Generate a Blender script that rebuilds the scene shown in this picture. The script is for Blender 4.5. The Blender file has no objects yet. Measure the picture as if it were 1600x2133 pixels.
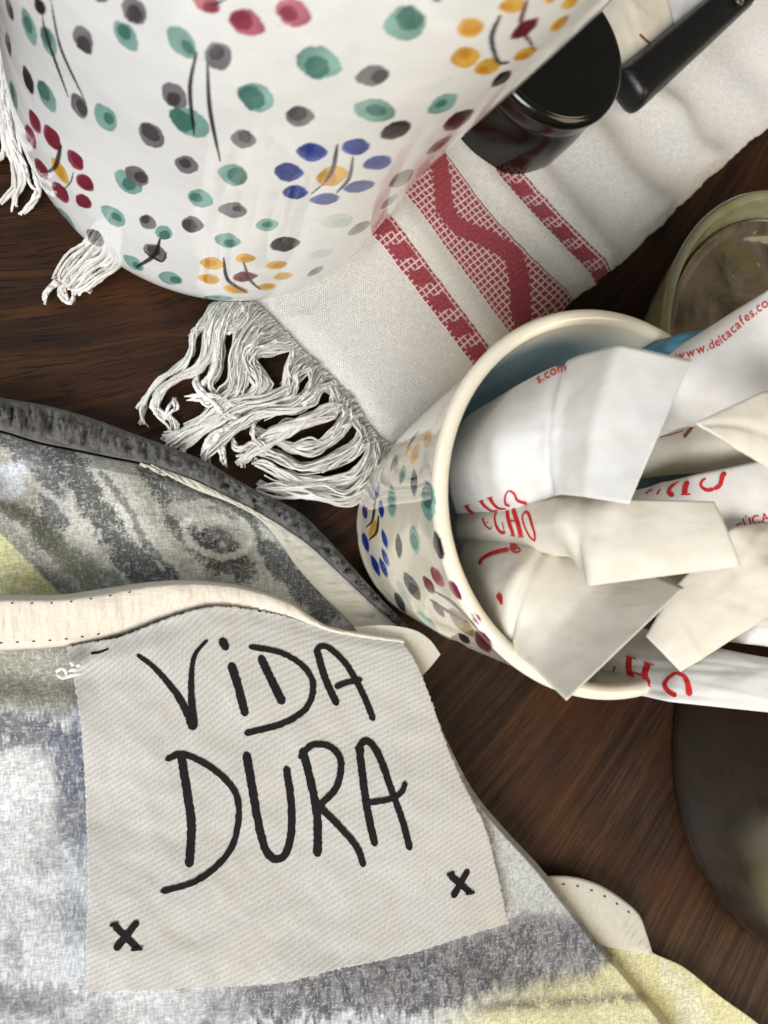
import bpy, bmesh, math, random
import numpy as np
from mathutils import Vector
from mathutils.bvhtree import BVHTree
SC = bpy.context.scene
COL = SC.collection
H = 0.16                      # lens height above the table, metres
F = 1600.0                    # focal length in photo pixels (photo 1600 x 2133)
CX, CY = 800.0, 1066.5
NADIR = (183.97, 1225.14)     # where straight-down falls in the photo

# ------------------------------------------------------------------ camera
def _basis():
    d = np.array([(NADIR[0]-CX)/F, -(NADIR[1]-CY)/F, -1.0]); d /= np.linalg.norm(d)
    z = -d; x = np.array([1.0, 0, 0]); x = x - z*(x@z); x /= np.linalg.norm(x)
    return np.array([x, np.cross(z, x), z])
BAS = _basis()
cam_d = bpy.data.cameras.new('camera'); cam = bpy.data.objects.new('camera', cam_d); COL.objects.link(cam)
from mathutils import Matrix
M = Matrix([list(BAS[0])+[0], list(BAS[1])+[0], list(BAS[2])+[H], [0, 0, 0, 1]])
cam.matrix_world = M
cam_d.sensor_fit = 'VERTICAL'; cam_d.sensor_height = 36.0; cam_d.lens = F/2133.0*36.0
cam_d.clip_start = 0.005; cam_d.clip_end = 50
cam_d.dof.use_dof = True; cam_d.dof.focus_distance = 0.142; cam_d.dof.aperture_fstop = 32
SC.camera = cam

# ------------------------------------------------------------------ light
w = bpy.data.worlds.new('World'); SC.world = w; w.use_nodes = True
w.node_tree.nodes['Background'].inputs[0].default_value = (0.84, 0.80, 0.74, 1)
w.node_tree.nodes['Background'].inputs[1].default_value = 0.13
def area(name, loc, target, size, power, color):
    l = bpy.data.lights.new(name, 'AREA'); l.shape = 'RECTANGLE'; l.size, l.size_y = size
    l.energy = power; l.color = color
    o = bpy.data.objects.new(name, l); COL.objects.link(o); o.location = loc
    o.rotation_euler = (Vector(target)-Vector(loc)).to_track_quat('-Z', 'Y').to_euler()
area('window_light', (-0.50, -0.82, 0.95), (0.05, 0.02, 0.03), (0.8, 0.7), 26.0, (0.96, 0.975, 1.0))
area('far_window_light', (-1.15, 0.35, 0.9), (0.05, 0.05, 0.03), (0.8, 0.8), 8.0, (0.82, 0.91, 1.0))
area('room_lamp', (1.0, -0.5, 1.0), (0.08, 0.0, 0), (0.8, 0.8), 9.0, (1.0, 0.80, 0.54))
SC.view_settings.view_transform = 'Standard'; SC.view_settings.look = 'None'
SC.view_settings.exposure = 0.0; SC.view_settings.gamma = 1.0

# ------------------------------------------------------------------ helpers
def at(px, py, z):
    """world points at height z seen at photo pixel (px,py); arrays allowed"""
    px, py, z = np.broadcast_arrays(np.asarray(px, float), np.asarray(py, float), np.asarray(z, float))
    d = np.stack([(px-CX)/F, -(py-CY)/F, -np.ones_like(px)], -1) @ BAS.T
    t = (z-H)/d[..., 2]
    return np.stack([d[..., 0]*t, d[..., 1]*t, z], -1)
def proj(P):
    c = (np.asarray(P)-np.array([0, 0, H])) @ BAS
    return CX+F*c[..., 0]/-c[..., 2], CY-F*c[..., 1]/-c[..., 2]
def lin(r, g, b, k=1.0):
    f = lambda c: (c/12.92 if c <= .04045 else ((c+.055)/1.055)**2.4)
    return np.array([f(r/255)*k, f(g/255)*k, f(b/255)*k])
def sstep(a, b, x):
    t = np.clip((x-a)/(b-a), 0, 1); return t*t*(3-2*t)
_rng = np.random.default_rng(7)
_LAT = _rng.random((64, 64))
def vnoise(x, y):
    xi = np.floor(x).astype(int); yi = np.floor(y).astype(int); fx = x-xi; fy = y-yi
    fx = fx*fx*(3-2*fx); fy = fy*fy*(3-2*fy)
    g = lambda a, b: _LAT[a % 64, b % 64]
    return (g(xi, yi)*(1-fx)+g(xi+1, yi)*fx)*(1-fy)+(g(xi, yi+1)*(1-fx)+g(xi+1, yi+1)*fx)*fy
def fbm(x, y, o=4):
    s = 0; a = .5; n = 0
    for i in range(o):
        s = s+a*vnoise(x*2**i+17*i, y*2**i+5*i); n += a; a *= .5
    return s/n
def crv(pts, n):
    """Catmull-Rom through points (k,d), n samples by arc length"""
    P = np.asarray(pts, float)
    if len(P) == 2: P = np.array([P[0], (P[0]+P[1])/2, P[1]])
    Q = np.vstack([2*P[0]-P[1], P, 2*P[-1]-P[-2]])
    out = []
    for i in range(1, len(Q)-2):
        t = np.linspace(0, 1, 24, endpoint=(i == len(Q)-3))[:, None]
        a, b, c, d = Q[i-1], Q[i], Q[i+1], Q[i+2]
        out.append(.5*((2*b)+(c-a)*t+(2*a-5*b+4*c-d)*t**2+(3*b-a-3*c+d)*t**3))
    R = np.vstack(out); s = np.r_[0, np.cumsum(np.linalg.norm(np.diff(R[:, :2], axis=0), axis=1))]
    si = np.linspace(0, s[-1], n)
    return np.stack([np.interp(si, s, R[:, k]) for k in range(R.shape[1])], -1)
def coons(top, right, bottom, left, nu, nv):
    """top/bottom run left->right, left/right run top->bottom (pixel points). returns [nv,nu,2]"""
    T, Bm, L, R = crv(top, nu), crv(bottom, nu), crv(left, nv), crv(right, nv)
    s = np.linspace(0, 1, nu)[None, :, None]; t = np.linspace(0, 1, nv)[:, None, None]
    return (1-t)*T[None]+t*Bm[None]+(1-s)*L[:, None]+s*R[:, None]-((1-s)*(1-t)*T[0]+s*(1-t)*T[-1]+(1-s)*t*Bm[0]+s*t*Bm[-1])

def link(name, me, mat, parent=None, smooth=True):
    o = bpy.data.objects.new(name, me); COL.objects.link(o)
    if mat: me.materials.append(mat)
    if parent: o.parent = parent
    if smooth: me.polygons.foreach_set('use_smooth', np.ones(len(me.polygons), bool))
    return o
def raw_mesh(name, V, Fq, uv=None, col=None):
    me = bpy.data.meshes.new(name); V = np.asarray(V, np.float32); Fq = np.asarray(Fq, np.int32); k = Fq.shape[1]
    me.vertices.add(len(V)); me.vertices.foreach_set('co', V.ravel())
    me.loops.add(Fq.size); me.loops.foreach_set('vertex_index', Fq.ravel())
    me.polygons.add(len(Fq)); me.polygons.foreach_set('loop_start', np.arange(0, Fq.size, k, dtype=np.int32))
    me.update(calc_edges=True)
    if uv is not None:
        l = me.uv_layers.new(name='UVMap'); l.data.foreach_set('uv', np.asarray(uv, np.float32)[Fq.ravel()].ravel())
    if col is not None:
        a = me.color_attributes.new('Col', 'FLOAT_COLOR', 'POINT')
        a.data.foreach_set('color', np.c_[col, np.ones(len(col))].astype(np.float32).ravel())
    me.validate(); return me
def gfaces(nv, nu, wrap=False, flip=False):
    i, j = np.meshgrid(np.arange(nv-1), np.arange(nu if wrap else nu-1), indexing='ij')
    j2 = (j+1) % nu
    f = np.stack([i*nu+j, i*nu+j2, (i+1)*nu+j2, (i+1)*nu+j], -1).reshape(-1, 4)
    return f[:, ::-1] if flip else f
def grid_obj(name, P, mat, parent=None, uv=None, col=None, solid=0.0, wrap=False):
    nv, nu = P.shape[:2]
    me = raw_mesh(name, P.reshape(-1, 3), gfaces(nv, nu, wrap, flip=not wrap), None if uv is None else uv.reshape(-1, 2), None if col is None else col.reshape(-1, 3))
    o = link(name, me, mat, parent)
    if solid:
        m = o.modifiers.new('solid', 'SOLIDIFY'); m.thickness = solid; m.offset = -1
    return o
def tube(path, rad, sides=6, wob=0):
    P = np.asarray(path, float); n = len(P); T = np.gradient(P, axis=0); T /= np.linalg.norm(T, axis=1)[:, None]+1e-12
    up = np.array([0, 0, 1.0]); A = np.cross(T, up); A /= np.linalg.norm(A, axis=1)[:, None]+1e-9; Bn = np.cross(A, T)
    r = np.broadcast_to(rad, n)
    ang = np.linspace(0, 2*np.pi, sides, endpoint=False)
    V = P[:, None]+(A[:, None]*np.cos(ang)[None, :, None]+Bn[:, None]*np.sin(ang)[None, :, None])*r[:, None, None]
    return V.reshape(-1, 3), gfaces(n, sides, wrap=True)
def empty(name, loc, label, cat, group=None):
    o = bpy.data.objects.new(name, None); COL.objects.link(o); o.empty_display_size = .01
    tag(o, label, cat, group); return o      # origin kept at world zero so parts keep world coordinates
def tag(o, label=None, cat=None, group=None, kind=None):
    if label: o['label'] = label
    if cat: o['category'] = cat
    if group: o['group'] = group
    if kind: o['kind'] = kind
    return o

class NT:
    def __init__(s, name):
        s.m = bpy.data.materials.new(name); s.m.use_nodes = True; s.t = s.m.node_tree; s.b = s.t.nodes['Principled BSDF']
    def n(s, typ, **kw):
        x = s.t.nodes.new(typ)
        for k, v in kw.items(): setattr(x, k, v)
        return x
    def set(s, node, **kw):
        for k, v in kw.items(): s.plug(v, node.inputs[k.replace('_', ' ')])
        return node
    def plug(s, v, sock):
        if isinstance(v, bpy.types.NodeSocket): s.t.links.new(v, sock)
        else:
            if hasattr(sock, 'default_value'):
                if sock.type == 'RGBA': sock.default_value = (*v[:3], 1)
                else: sock.default_value = v
    def math(s, op, a, b=0.0, c=0.0, clamp=False):
        x = s.n('ShaderNodeMath', operation=op, use_clamp=clamp); s.plug(a, x.inputs[0]); s.plug(b, x.inputs[1]); s.plug(c, x.inputs[2]); return x.outputs[0]
    def mix(s, f, a, b, blend='MIX'):
        x = s.n('ShaderNodeMix', data_type='RGBA', blend_type=blend); s.plug(f, x.inputs[0]); s.plug(a, x.inputs[6]); s.plug(b, x.inputs[7]); return x.outputs[2]
    def rng(s, v, a, b, c=0.0, d=1.0, smooth=True):
        x = s.n('ShaderNodeMapRange', interpolation_type='SMOOTHSTEP' if smooth else 'LINEAR'); s.plug(v, x.inputs[0])
        for i, q in enumerate((a, b, c, d)): s.plug(q, x.inputs[i+1])
        return x.outputs[0]
    def noise(s, vec, scale, detail=3.0, rough=.55, dist=0.0):
        x = s.n('ShaderNodeTexNoise'); s.plug(vec, x.inputs['Vector']); x.inputs['Scale'].default_value = scale
        x.inputs['Detail'].default_value = detail; x.inputs['Roughness'].default_value = rough; x.inputs['Distortion'].default_value = dist
        return x.outputs['Fac']
    def coord(s, out='Object'): return s.n('ShaderNodeTexCoord').outputs[out]
    def mapping(s, vec, scale=(1, 1, 1), rot=(0, 0, 0), loc=(0, 0, 0)):
        x = s.n('ShaderNodeMapping'); s.plug(vec, x.inputs[0]); x.inputs[1].default_value = loc; x.inputs[2].default_value = rot; x.inputs[3].default_value = scale; return x.outputs[0]
    def sep(s, v):
        x = s.n('ShaderNodeSeparateXYZ'); s.plug(v, x.inputs[0]); return x.outputs
    def comb(s, a, b, c=0.0):
        x = s.n('ShaderNodeCombineXYZ'); s.plug(a, x.inputs[0]); s.plug(b, x.inputs[1]); s.plug(c, x.inputs[2]); return x.outputs[0]
    def bump(s, h, dist, strength=1.0, normal=None):
        x = s.n('ShaderNodeBump'); s.plug(h, x.inputs['Height']); x.inputs['Distance'].default_value = dist; x.inputs['Strength'].default_value = strength
        if normal: s.plug(normal, x.inputs['Normal'])
        return x.outputs[0]
    def attr(s, name='Col'):
        x = s.n('ShaderNodeAttribute'); x.attribute_name = name; return x
    def out(s, color=None, rough=None, normal=None, **kw):
        if color is not None: s.plug(color, s.b.inputs['Base Color'])
        if rough is not None: s.plug(rough, s.b.inputs['Roughness'])
        if normal is not None: s.plug(normal, s.b.inputs['Normal'])
        for k, v in kw.items(): s.plug(v, s.b.inputs[k.replace('_', ' ')])
        return s.m

# ------------------------------------------------------------------ materials
def mat_wood():
    t = NT('dark_wood'); x, y, _ = t.sep(t.coord())
    # grain runs along curves y = a x + b x^2 + c
    g = t.math('SUBTRACT', y, t.math('ADD', t.math('MULTIPLY', x, .34), t.math('MULTIPLY', t.math('MULTIPLY', x, x), 3.2)))
    wv = t.comb(x, g)
    w1 = t.noise(t.mapping(wv, (14, 60, 1)), 1.0, 2.0)
    g2 = t.math('ADD', g, t.math('MULTIPLY', w1, .010))
    fine = t.noise(t.mapping(t.comb(x, g2), (26, 480, 1)), 1.0, 5.0, .68, .25)
    pores = t.noise(t.mapping(t.comb(x, g2), (130, 2300, 1)), 1.0, 2.0, .6)
    broad = t.noise(t.mapping(t.comb(x, g2), (7, 150, 1)), 1.0, 3.0, .55)
    c = t.mix(t.rng(broad, .3, .7), lin(38, 24, 14), lin(68, 43, 23))
    c = t.mix(t.math('MULTIPLY', t.rng(fine, .40, .66), .72), c, lin(28, 16, 9))
    c = t.mix(t.math('MULTIPLY', t.rng(pores, .55, .61), .85), c, lin(17, 9, 6))
    c = t.mix(t.math('MULTIPLY', t.rng(t.noise(t.coord(), 25.0, 2.0), .45, .7), .35), c, lin(84, 44, 22))
    nrm = t.bump(t.math('ADD', t.math('MULTIPLY', fine, -.6), t.math('MULTIPLY', pores, -.6)), .00025, .6)
    return t.out(c, t.rng(fine, .3, .7, .42, .6), nrm, Specular_IOR_Level=.2)
def mat_glaze():
    t = NT('glazed_ceramic'); c = t.attr().outputs['Color']
    n1 = t.noise(t.coord(), 60.0, 2.0); n2 = t.noise(t.coord(), 420.0, 2.0)
    nrm = t.bump(t.math('ADD', n1, t.math('MULTIPLY', n2, .12)), .0012, .35)
    sp = t.rng(t.noise(t.coord(), 900.0, 1.0), .74, .80)
    c = t.mix(t.math('MULTIPLY', sp, .12), c, lin(120, 112, 100))
    return t.out(c, t.rng(t.noise(t.coord(), 130.0, 3.0), .3, .7, .06, .13), nrm, Specular_IOR_Level=.5, Coat_Weight=.4, Coat_Roughness=.05)
def mat_towel():
    t = NT('woven_towel'); uv = t.n('ShaderNodeUVMap').outputs[0]
    jit = t.mapping(uv, (1, 1, 1))
    nu = t.math('MULTIPLY', t.math('SUBTRACT', t.noise(uv, .35, 3.0), .5), .8)
    nv = t.math('MULTIPLY', t.math('SUBTRACT', t.noise(t.mapping(uv, loc=(31, 7, 0)), .35, 3.0), .5), .8)
    u0, v0, _ = t.sep(uv); u = t.math('ADD', u0, nu); v = t.math('ADD', v0, nv)
    def inband(a, b, e=.18): return t.math('MULTIPLY', t.rng(u, a-e, a+e), t.rng(u, b+e, b-e))
    b1 = inband(30.6, 37.0); b2 = inband(44.0, 59.9); b3 = inband(68.0, 74.6)
    P = 1.45
    cu = t.math('PINGPONG', t.math('DIVIDE', u, P), .5); cv = t.math('PINGPONG', t.math('DIVIDE', v, P*1.0), .5)   # 0..0.5
    wu = t.rng(cu, .09, .16, 1, 0); wv_ = t.rng(cv, .10, .17, 1, 0)
    grid = t.math('MAXIMUM', wu, wv_)                       # white threads
    zig = t.attr('zig').outputs['Fac']
    zz = t.rng(t.math('ADD', zig, t.math('MULTIPLY', t.math('SUBTRACT', t.noise(uv, 1.1, 2.0), .5), 2.2)), 2.2, 2.5, 1, 0)      # solid zigzag
    blk = t.math('PINGPONG', t.math('DIVIDE', t.math('ADD', v, t.math('MULTIPLY', u, .35)), 7.3), .5)
    solid1 = t.rng(blk, .20, .24)
    edge1 = t.math('MAXIMUM', t.rng(u, 31.6, 31.3, 0, 1), t.rng(u, 36.0, 36.3, 0, 1))
    s1 = t.math('MULTIPLY', solid1, t.math('SUBTRACT', 1.0, edge1, clamp=True))
    edge3 = t.math('MAXIMUM', t.rng(u, 69.0, 68.7, 0, 1), t.rng(u, 73.4, 73.8, 0, 1))
    s3 = t.math('MULTIPLY', solid1, t.math('SUBTRACT', 1.0, edge3, clamp=True))
    red1 = t.math('MULTIPLY', b1, t.math('MAXIMUM', s1, t.math('SUBTRACT', 1.0, grid)))
    red2 = t.math('MULTIPLY', b2, t.math('MAXIMUM', zz, t.math('SUBTRACT', 1.0, grid)))
    red3 = t.math('MULTIPLY', b3, t.math('MAXIMUM', s3, t.math('SUBTRACT', 1.0, grid)))
    red = t.math('MAXIMUM', red1, t.math('MAXIMUM', red2, red3))
    band = t.math('MAXIMUM', b1, t.math('MAXIMUM', b2, b3))
    # threads
    wa = t.math('SINE', t.math('MULTIPLY', t.math('ADD', u, t.math('MULTIPLY', nu, .4)), 11.0))
    wb = t.math('SINE', t.math('MULTIPLY', t.math('ADD', v, t.math('MULTIPLY', nv, .4)), 11.0))
    weave = t.math('MULTIPLY', wa, wb)
    fib = t.noise(t.mapping(uv, (.45, 5.5, 1)), 1.0, 3.0, .7)
    fib2 = t.noise(t.mapping(uv, (6.5, .55, 1)), 1.0, 3.0, .7)
    slub = t.math('ADD', fib, fib2)
    white = t.mix(t.rng(t.math('MULTIPLY', slub, .5), .36, .62), lin(212, 208, 201), lin(250, 248, 244))
    white = t.mix(t.math('MULTIPLY', t.rng(t.noise(uv, .05, 3.0), .4, .7), .5), white, lin(234, 228, 216))
    rn = t.noise(uv, 1.6, 4.0, .7)
    rc = t.mix(t.rng(rn, .35, .68), lin(158, 42, 58), lin(202, 84, 98))
    pink = t.mix(band, white, lin(238, 214, 212))
    c = t.mix(red, pink, rc)
    h = t.math('ADD', t.math('MULTIPLY', weave, .12), t.math('MULTIPLY', slub, .55))
    h = t.math('ADD', h, t.math('MULTIPLY', t.math('MULTIPLY', band, grid), .8))
    h = t.math('ADD', h, t.math('MULTIPLY', t.math('MULTIPLY', red, rn), 1.2))
    return t.out(c, .95, t.bump(h, .00055, 1.0), Specular_IOR_Level=.15, Sheen_Weight=.25)
def mat_thread(name='cotton_thread', c1=(206, 201, 192), c2=(232, 228, 221)):
    t = NT(name); n = t.noise(t.coord(), 1800.0, 3.0, .7); m = t.noise(t.coord(), 90.0, 2.0)
    c = t.mix(t.rng(m, .3, .7), lin(*c1), lin(*c2))
    return t.out(c, .95, t.bump(n, .0003, .9), Specular_IOR_Level=.15, Sheen_Weight=.3)
def mat_cloth(name, flat=None, scale=2600.0, bump=.0002, vary=.16, mottle=0.0, speck=0.0):
    t = NT(name); o = t.coord(); c = t.attr().outputs['Color'] if flat is None else flat
    a = t.noise(t.mapping(o, (scale, scale*.28, scale)), 1.0, 2.0, .6); b = t.noise(t.mapping(o, (scale*.28, scale, scale)), 1.0, 2.0, .6)
    th = t.math('MULTIPLY', t.math('ADD', a, b), .5)
    f = t.rng(th, .36, .64, 1-vary, 1+vary*.6)
    if mottle: f = t.math('MULTIPLY', f, t.rng(t.noise(o, 330.0, 4.0, .65), .3, .7, 1-mottle, 1+mottle))
    if speck:
        tw_ = t.noise(t.mapping(o, (900, 2100, 900), rot=(0, 0, .5)), 1.0, 2.0, .6); tw2 = t.noise(t.mapping(o, (2100, 900, 900), rot=(0, 0, .5)), 1.0, 2.0, .6)
        c = t.mix(t.math('MULTIPLY', t.rng(t.math('MAXIMUM', tw_, tw2), .54, .66), speck), c, lin(204, 202, 194)); th = t.math('MULTIPLY', t.math('ADD', th, t.math('MAXIMUM', tw_, tw2)), .5)
    cc = t.n('ShaderNodeVectorMath', operation='SCALE'); t.plug(c, cc.inputs[0]); t.plug(f, cc.inputs['Scale'])
    return t.out(cc.outputs[0], .92, t.bump(th, bump, .8), Specular_IOR_Level=.2, Sheen_Weight=.15)
def mat_label():
    t = NT('woven_label'); uv = t.n('ShaderNodeUVMap').outputs[0]; u, v, _ = t.sep(uv)     # mm
    n = t.math('MULTIPLY', t.math('SUBTRACT', t.noise(uv, .25, 2.0), .5), .25)
    rib = t.math('SINE', t.math('MULTIPLY', t.math('ADD', t.math('ADD', t.math('MULTIPLY', v, 1.0), t.math('MULTIPLY', u, .45)), n), 7.0))
    dash = t.math('SINE', t.math('MULTIPLY', t.math('ADD', u, t.math('MULTIPLY', v, .9)), 11.0))
    h = t.math('ADD', t.math('MULTIPLY', rib, .5), t.math('MULTIPLY', t.math('MULTIPLY', rib, dash), .35))
    h = t.math('ADD', h, t.math('MULTIPLY', t.noise(uv, 5.0, 3.0), .6))
    c = t.mix(t.rng(t.math('ADD', h, t.noise(uv, 4.0, 2.0)), -.2, 1.4), lin(158, 155, 149), lin(180, 177, 171))
    c = t.mix(t.math('MULTIPLY', t.rng(t.noise(uv, .06, 4.0), .5, .8), .3), c, lin(200, 192, 172))
    c = t.mix(t.math('MULTIPLY', t.rng(t.noise(t.mapping(uv, (2.6, 5.0, 1)), 1.0, 2.0), .56, .68), .55), c, lin(212, 211, 209))  # pale flecks: sparkle of the weave painted into the colour
    return t.out(c, t.rng(h, -.6, .8, .7, .42), t.bump(h, .00005, .7), Specular_IOR_Level=.35, Sheen_Weight=.2)
def mat_ink(name, c, rough=.75, bump=0.0):
    t = NT(name); n = t.noise(t.coord(), 1500.0, 2.0)
    cc = t.mix(t.rng(n, .3, .75), c, np.asarray(c)*1.5+.002)
    return t.out(cc, rough, t.bump(n, .0002, .8) if bump else None, Specular_IOR_Level=.25)
def mat_paper(name='paper', c1=(222, 219, 213), c2=(233, 230, 225)):
    t = NT(name); o = t.coord(); n = t.noise(o, 260.0, 3.0); m = t.noise(o, 1500.0, 2.0)
    cr = t.noise(t.mapping(o, (90, 260, 120)), 1.0, 3.0, .5, .6)
    c = t.mix(t.rng(n, .3, .7), lin(*c1), lin(*c2))
    c = t.mix(t.math('MULTIPLY', t.rng(t.noise(o, 700, 2.0), .70, .76), .25), c, lin(190, 182, 168))
    h = t.math('ADD', t.math('MULTIPLY', t.math('ABSOLUTE', t.math('SUBTRACT', cr, .5)), -1.6), t.math('MULTIPLY', m, .05))
    return t.out(c, t.rng(n, .3, .7, .55, .68), t.bump(h, .0003, .3), Specular_IOR_Level=.25)
def thin(mat, amount, tint):
    t = mat.node_tree; b = t.nodes['Principled BSDF']; o = t.nodes['Material Output']
    tr = t.nodes.new('ShaderNodeBsdfTranslucent'); tr.inputs[0].default_value = (*tint, 1); mx = t.nodes.new('ShaderNodeMixShader'); mx.inputs[0].default_value = amount
    t.links.new(b.outputs[0], mx.inputs[1]); t.links.new(tr.outputs[0], mx.inputs[2]); t.links.new(mx.outputs[0], o.inputs['Surface']); return mat
def mat_plain(name, c, rough, metallic=0.0, nscale=200.0, var=.15, bump=0.0, **kw):
    t = NT(name); n = t.noise(t.coord(), nscale, 4.0, .6)
    cc = t.mix(t.rng(n, .3, .7), np.asarray(c)*(1-var), np.minimum(np.asarray(c)*(1+var), 1))
    return t.out(cc, t.rng(n, .25, .75, rough*.85, rough*1.15), t.bump(n, bump, .5) if bump else None, Metallic=metallic, **kw)
def mat_steel():
    t = NT('brushed_steel'); o = t.coord(); x, y, z = t.sep(o)
    n = t.noise(t.mapping(o, (30, 30, 2500)), 1.0, 3.0, .6); sm = t.noise(o, 60.0, 3.0)
    c = t.mix(n, lin(134, 130, 122), lin(172, 168, 160))
    return t.out(c, t.rng(sm, .3, .7, .22, .34), t.bump(n, .00004, .5), Metallic=1.0)
def mat_dish():
    t = NT('greenish_glass'); o = t.coord(); n = t.noise(o, 120.0, 4.0, .65, .8)
    c = t.mix(t.rng(n, .3, .7), lin(196, 196, 140), lin(222, 222, 190))
    return t.out(c, t.rng(n, .3, .7, .10, .25), None, Transmission_Weight=.75, IOR=1.45, Specular_IOR_Level=.5)
def mat_broth():
    t = NT('murky_leftovers'); o = t.coord(); n = t.noise(o, 55.0, 5.0, .62, 1.2); m = t.noise(o, 130.0, 4.0, .6, .5); sp = t.noise(o, 420.0, 2.0, .5)
    c = t.mix(t.rng(n, .35, .65), lin(58, 50, 38), lin(96, 87, 74))
    c = t.mix(t.math('MULTIPLY', t.rng(m, .5, .68), .8), c, lin(88, 84, 44))
    c = t.mix(t.math('MULTIPLY', t.rng(sp, .72, .76), .6), c, lin(150, 142, 110))
    return t.out(c, .12, t.bump(t.math('ADD', n, t.math('MULTIPLY', sp, .3)), .0004, .4), Specular_IOR_Level=.5)
WOOD, GLAZE, TOWEL, THREAD, LABELM = mat_wood(), mat_glaze(), mat_towel(), mat_thread(), mat_label()
CLOTH = mat_cloth('painted_cotton', vary=.3, bump=.0003, speck=.34)
BIND = mat_cloth('grey_binding', lin(88, 86, 83), 1500.0, .0005, .3, .34)
TAPE = mat_cloth('cream_tape', lin(210, 201, 186), 1800.0, .0003, .07)
FACING = mat_cloth('cream_facing', lin(192, 186, 171), 2200.0, .00015, .07)
INK = mat_ink('black_woven_ink', lin(13, 10, 11), .85, 1)
RED = mat_ink('red_print', lin(172, 34, 38), .5)
BROWNINK = mat_ink('brown_print', lin(120, 66, 48), .6)
PAPER = mat_paper(); PAPER2 = mat_paper('warm_paper', (220, 213, 197), (230, 224, 210))
BLUEP = mat_paper('blue_paper', (70, 118, 140), (92, 140, 160))
for q_ in (PAPER, PAPER2): thin(q_, .22, lin(240, 232, 214))
BLACK = mat_plain('black_plastic', lin(15, 15, 12), .17, 0, 300.0, .1, .00006, Specular_IOR_Level=.5)
BLACKM = mat_plain('matte_black_plastic', lin(20, 20, 19), .40, 0, 700.0, .15, .0001, Specular_IOR_Level=.4)
STEEL, DISH, BROTH = mat_steel(), mat_dish(), mat_broth()
STITCH = mat_ink('dark_stitch', lin(56, 52, 48), .9)

# ------------------------------------------------------------------ table
bm = bmesh.new(); bmesh.ops.create_grid(bm, x_segments=8, y_segments=8, size=.6)
me = bpy.data.meshes.new('table_top'); bm.to_mesh(me); bm.free()
tab = link('table_top', me, WOOD); tab['kind'] = 'structure'

# ------------------------------------------------------------------ painted ceramics
TL, TD = lin(140, 192, 178), lin(52, 128, 112)
GL, GD = lin(128, 122, 126), lin(66, 62, 68)
KL, KD = lin(60, 48, 54), lin(30, 22, 26)
RL, RD = lin(208, 100, 124), lin(152, 36, 64)
DL, DD = lin(186, 70, 96), lin(132, 26, 52)
BL, BD = lin(46, 92, 178), lin(16, 40, 138)
YL, YD = lin(236, 184, 72), lin(222, 152, 30)
ML, MD = lin(150, 60, 80), lin(112, 34, 52)
PIG = .72
TL, TD, GL, GD, RL, RD, DL, DD, BL, BD, YL, YD, ML, MD = [np.asarray(q)*PIG for q in (TL, TD*.85, GL, GD*.8, RL, RD, DL*.85, DD, BL*np.array([.7, .95, 1.1]), BD*np.array([.5, 1, 1.1]), YL*1.15, YD*1.15, ML, MD)]
PAL = dict(t=(TL, TD), g=(GL, GD), k=(KL, KD), r=(RL, RD), d=(DL, DD), b=(BL, BD), y=(YL, YD), m=(ML, MD),
           T=(lin(190, 205, 196), lin(140, 172, 162)), n=(lin(150, 120, 60), lin(120, 92, 40)))
def paint(col, X, Y, ok, dots, strokes, seed=1):
    rs = random.Random(seed)
    nz = fbm(X/9.0, Y/9.0, 3)-.5; n2 = fbm(X/26.0+9, Y/26.0, 3)-.5
    for (cx, cy, a, b, ang, k) in dots:
        L, D = PAL[k]
        R = max(a, b)*1.4
        idx = np.nonzero(ok & (abs(X-cx) < R) & (abs(Y-cy) < R))[0]
        if not len(idx): continue
        c, s = math.cos(math.radians(ang)), math.sin(math.radians(ang))
        dx, dy = X[idx]-cx, Y[idx]-cy
        p, q = (dx*c+dy*s)/a, (-dx*s+dy*c)/b
        sk = rs.uniform(-.18, .18)
        d = np.sqrt(p**2+(q*(1+sk*p+.28*p*p))**2)+nz[idx]*.20
        edge = max(.035, 1.1/b)
        m = sstep(1+edge, 1-edge, d)*(.6 if k == 'T' else (.975 if k in 'bkdmy' else .93))
        wash = L[None]*(1+.5*n2[idx])[:, None]
        col[idx] = col[idx]*(1-m[:, None])+wash*m[:, None]
        # pooled pigment at the rim and a darker second touch
        ring = m*sstep(.80, .98, d)*.14
        gr = (1+rs.uniform(-.35, .35)*p)[:, None]; wsh = np.clip(gr, .6, 1.4); col[idx] = col[idx]*(1-m[:, None])+col[idx]*wsh*m[:, None]
        col[idx] = col[idx]*(1-ring[:, None])+D[None]*ring[:, None]
        o1, o2, sz = rs.uniform(-.45, .48), rs.uniform(-.3, .3), rs.choice([rs.uniform(.4, .55), rs.uniform(.5, .72)])
        if k in 'kdbm': sz = .82; o1 *= .3
        d2 = np.sqrt(((p-o1)/sz)**2+((q-o2)/(sz*rs.uniform(.9, 1.3)))**2)+nz[idx]*.35
        m2 = sstep(1.06, .92, d2)*m*(.85 if k != 'T' else .4)
        dk = D[None]*(1+.6*n2[idx])[:, None]
        col[idx] = col[idx]*(1-m2[:, None])+dk*m2[:, None]
    for pts, wd, k in strokes:
        Q = crv(pts, 60); n = len(Q); D = PAL[k][1]
        tt = np.linspace(0, 1, n); wv = wd*(.25+.75*np.sin(np.pi*np.clip(tt*.92+.06, 0, 1))**.7)
        lo, hi = Q.min(0)-wd*2, Q.max(0)+wd*2
        idx = np.nonzero(ok & (X > lo[0]) & (X < hi[0]) & (Y > lo[1]) & (Y < hi[1]))[0]
        if not len(idx): continue
        dd = np.hypot(X[idx][:, None]-Q[None, :, 0], Y[idx][:, None]-Q[None, :, 1])/wv[None]
        d = dd.min(1)
        m = sstep(1.25, .75, d)*.95
        col[idx] = col[idx]*(1-m[:, None])+(D[None]*(1+.5*n2[idx])[:, None])*m[:, None]
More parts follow.
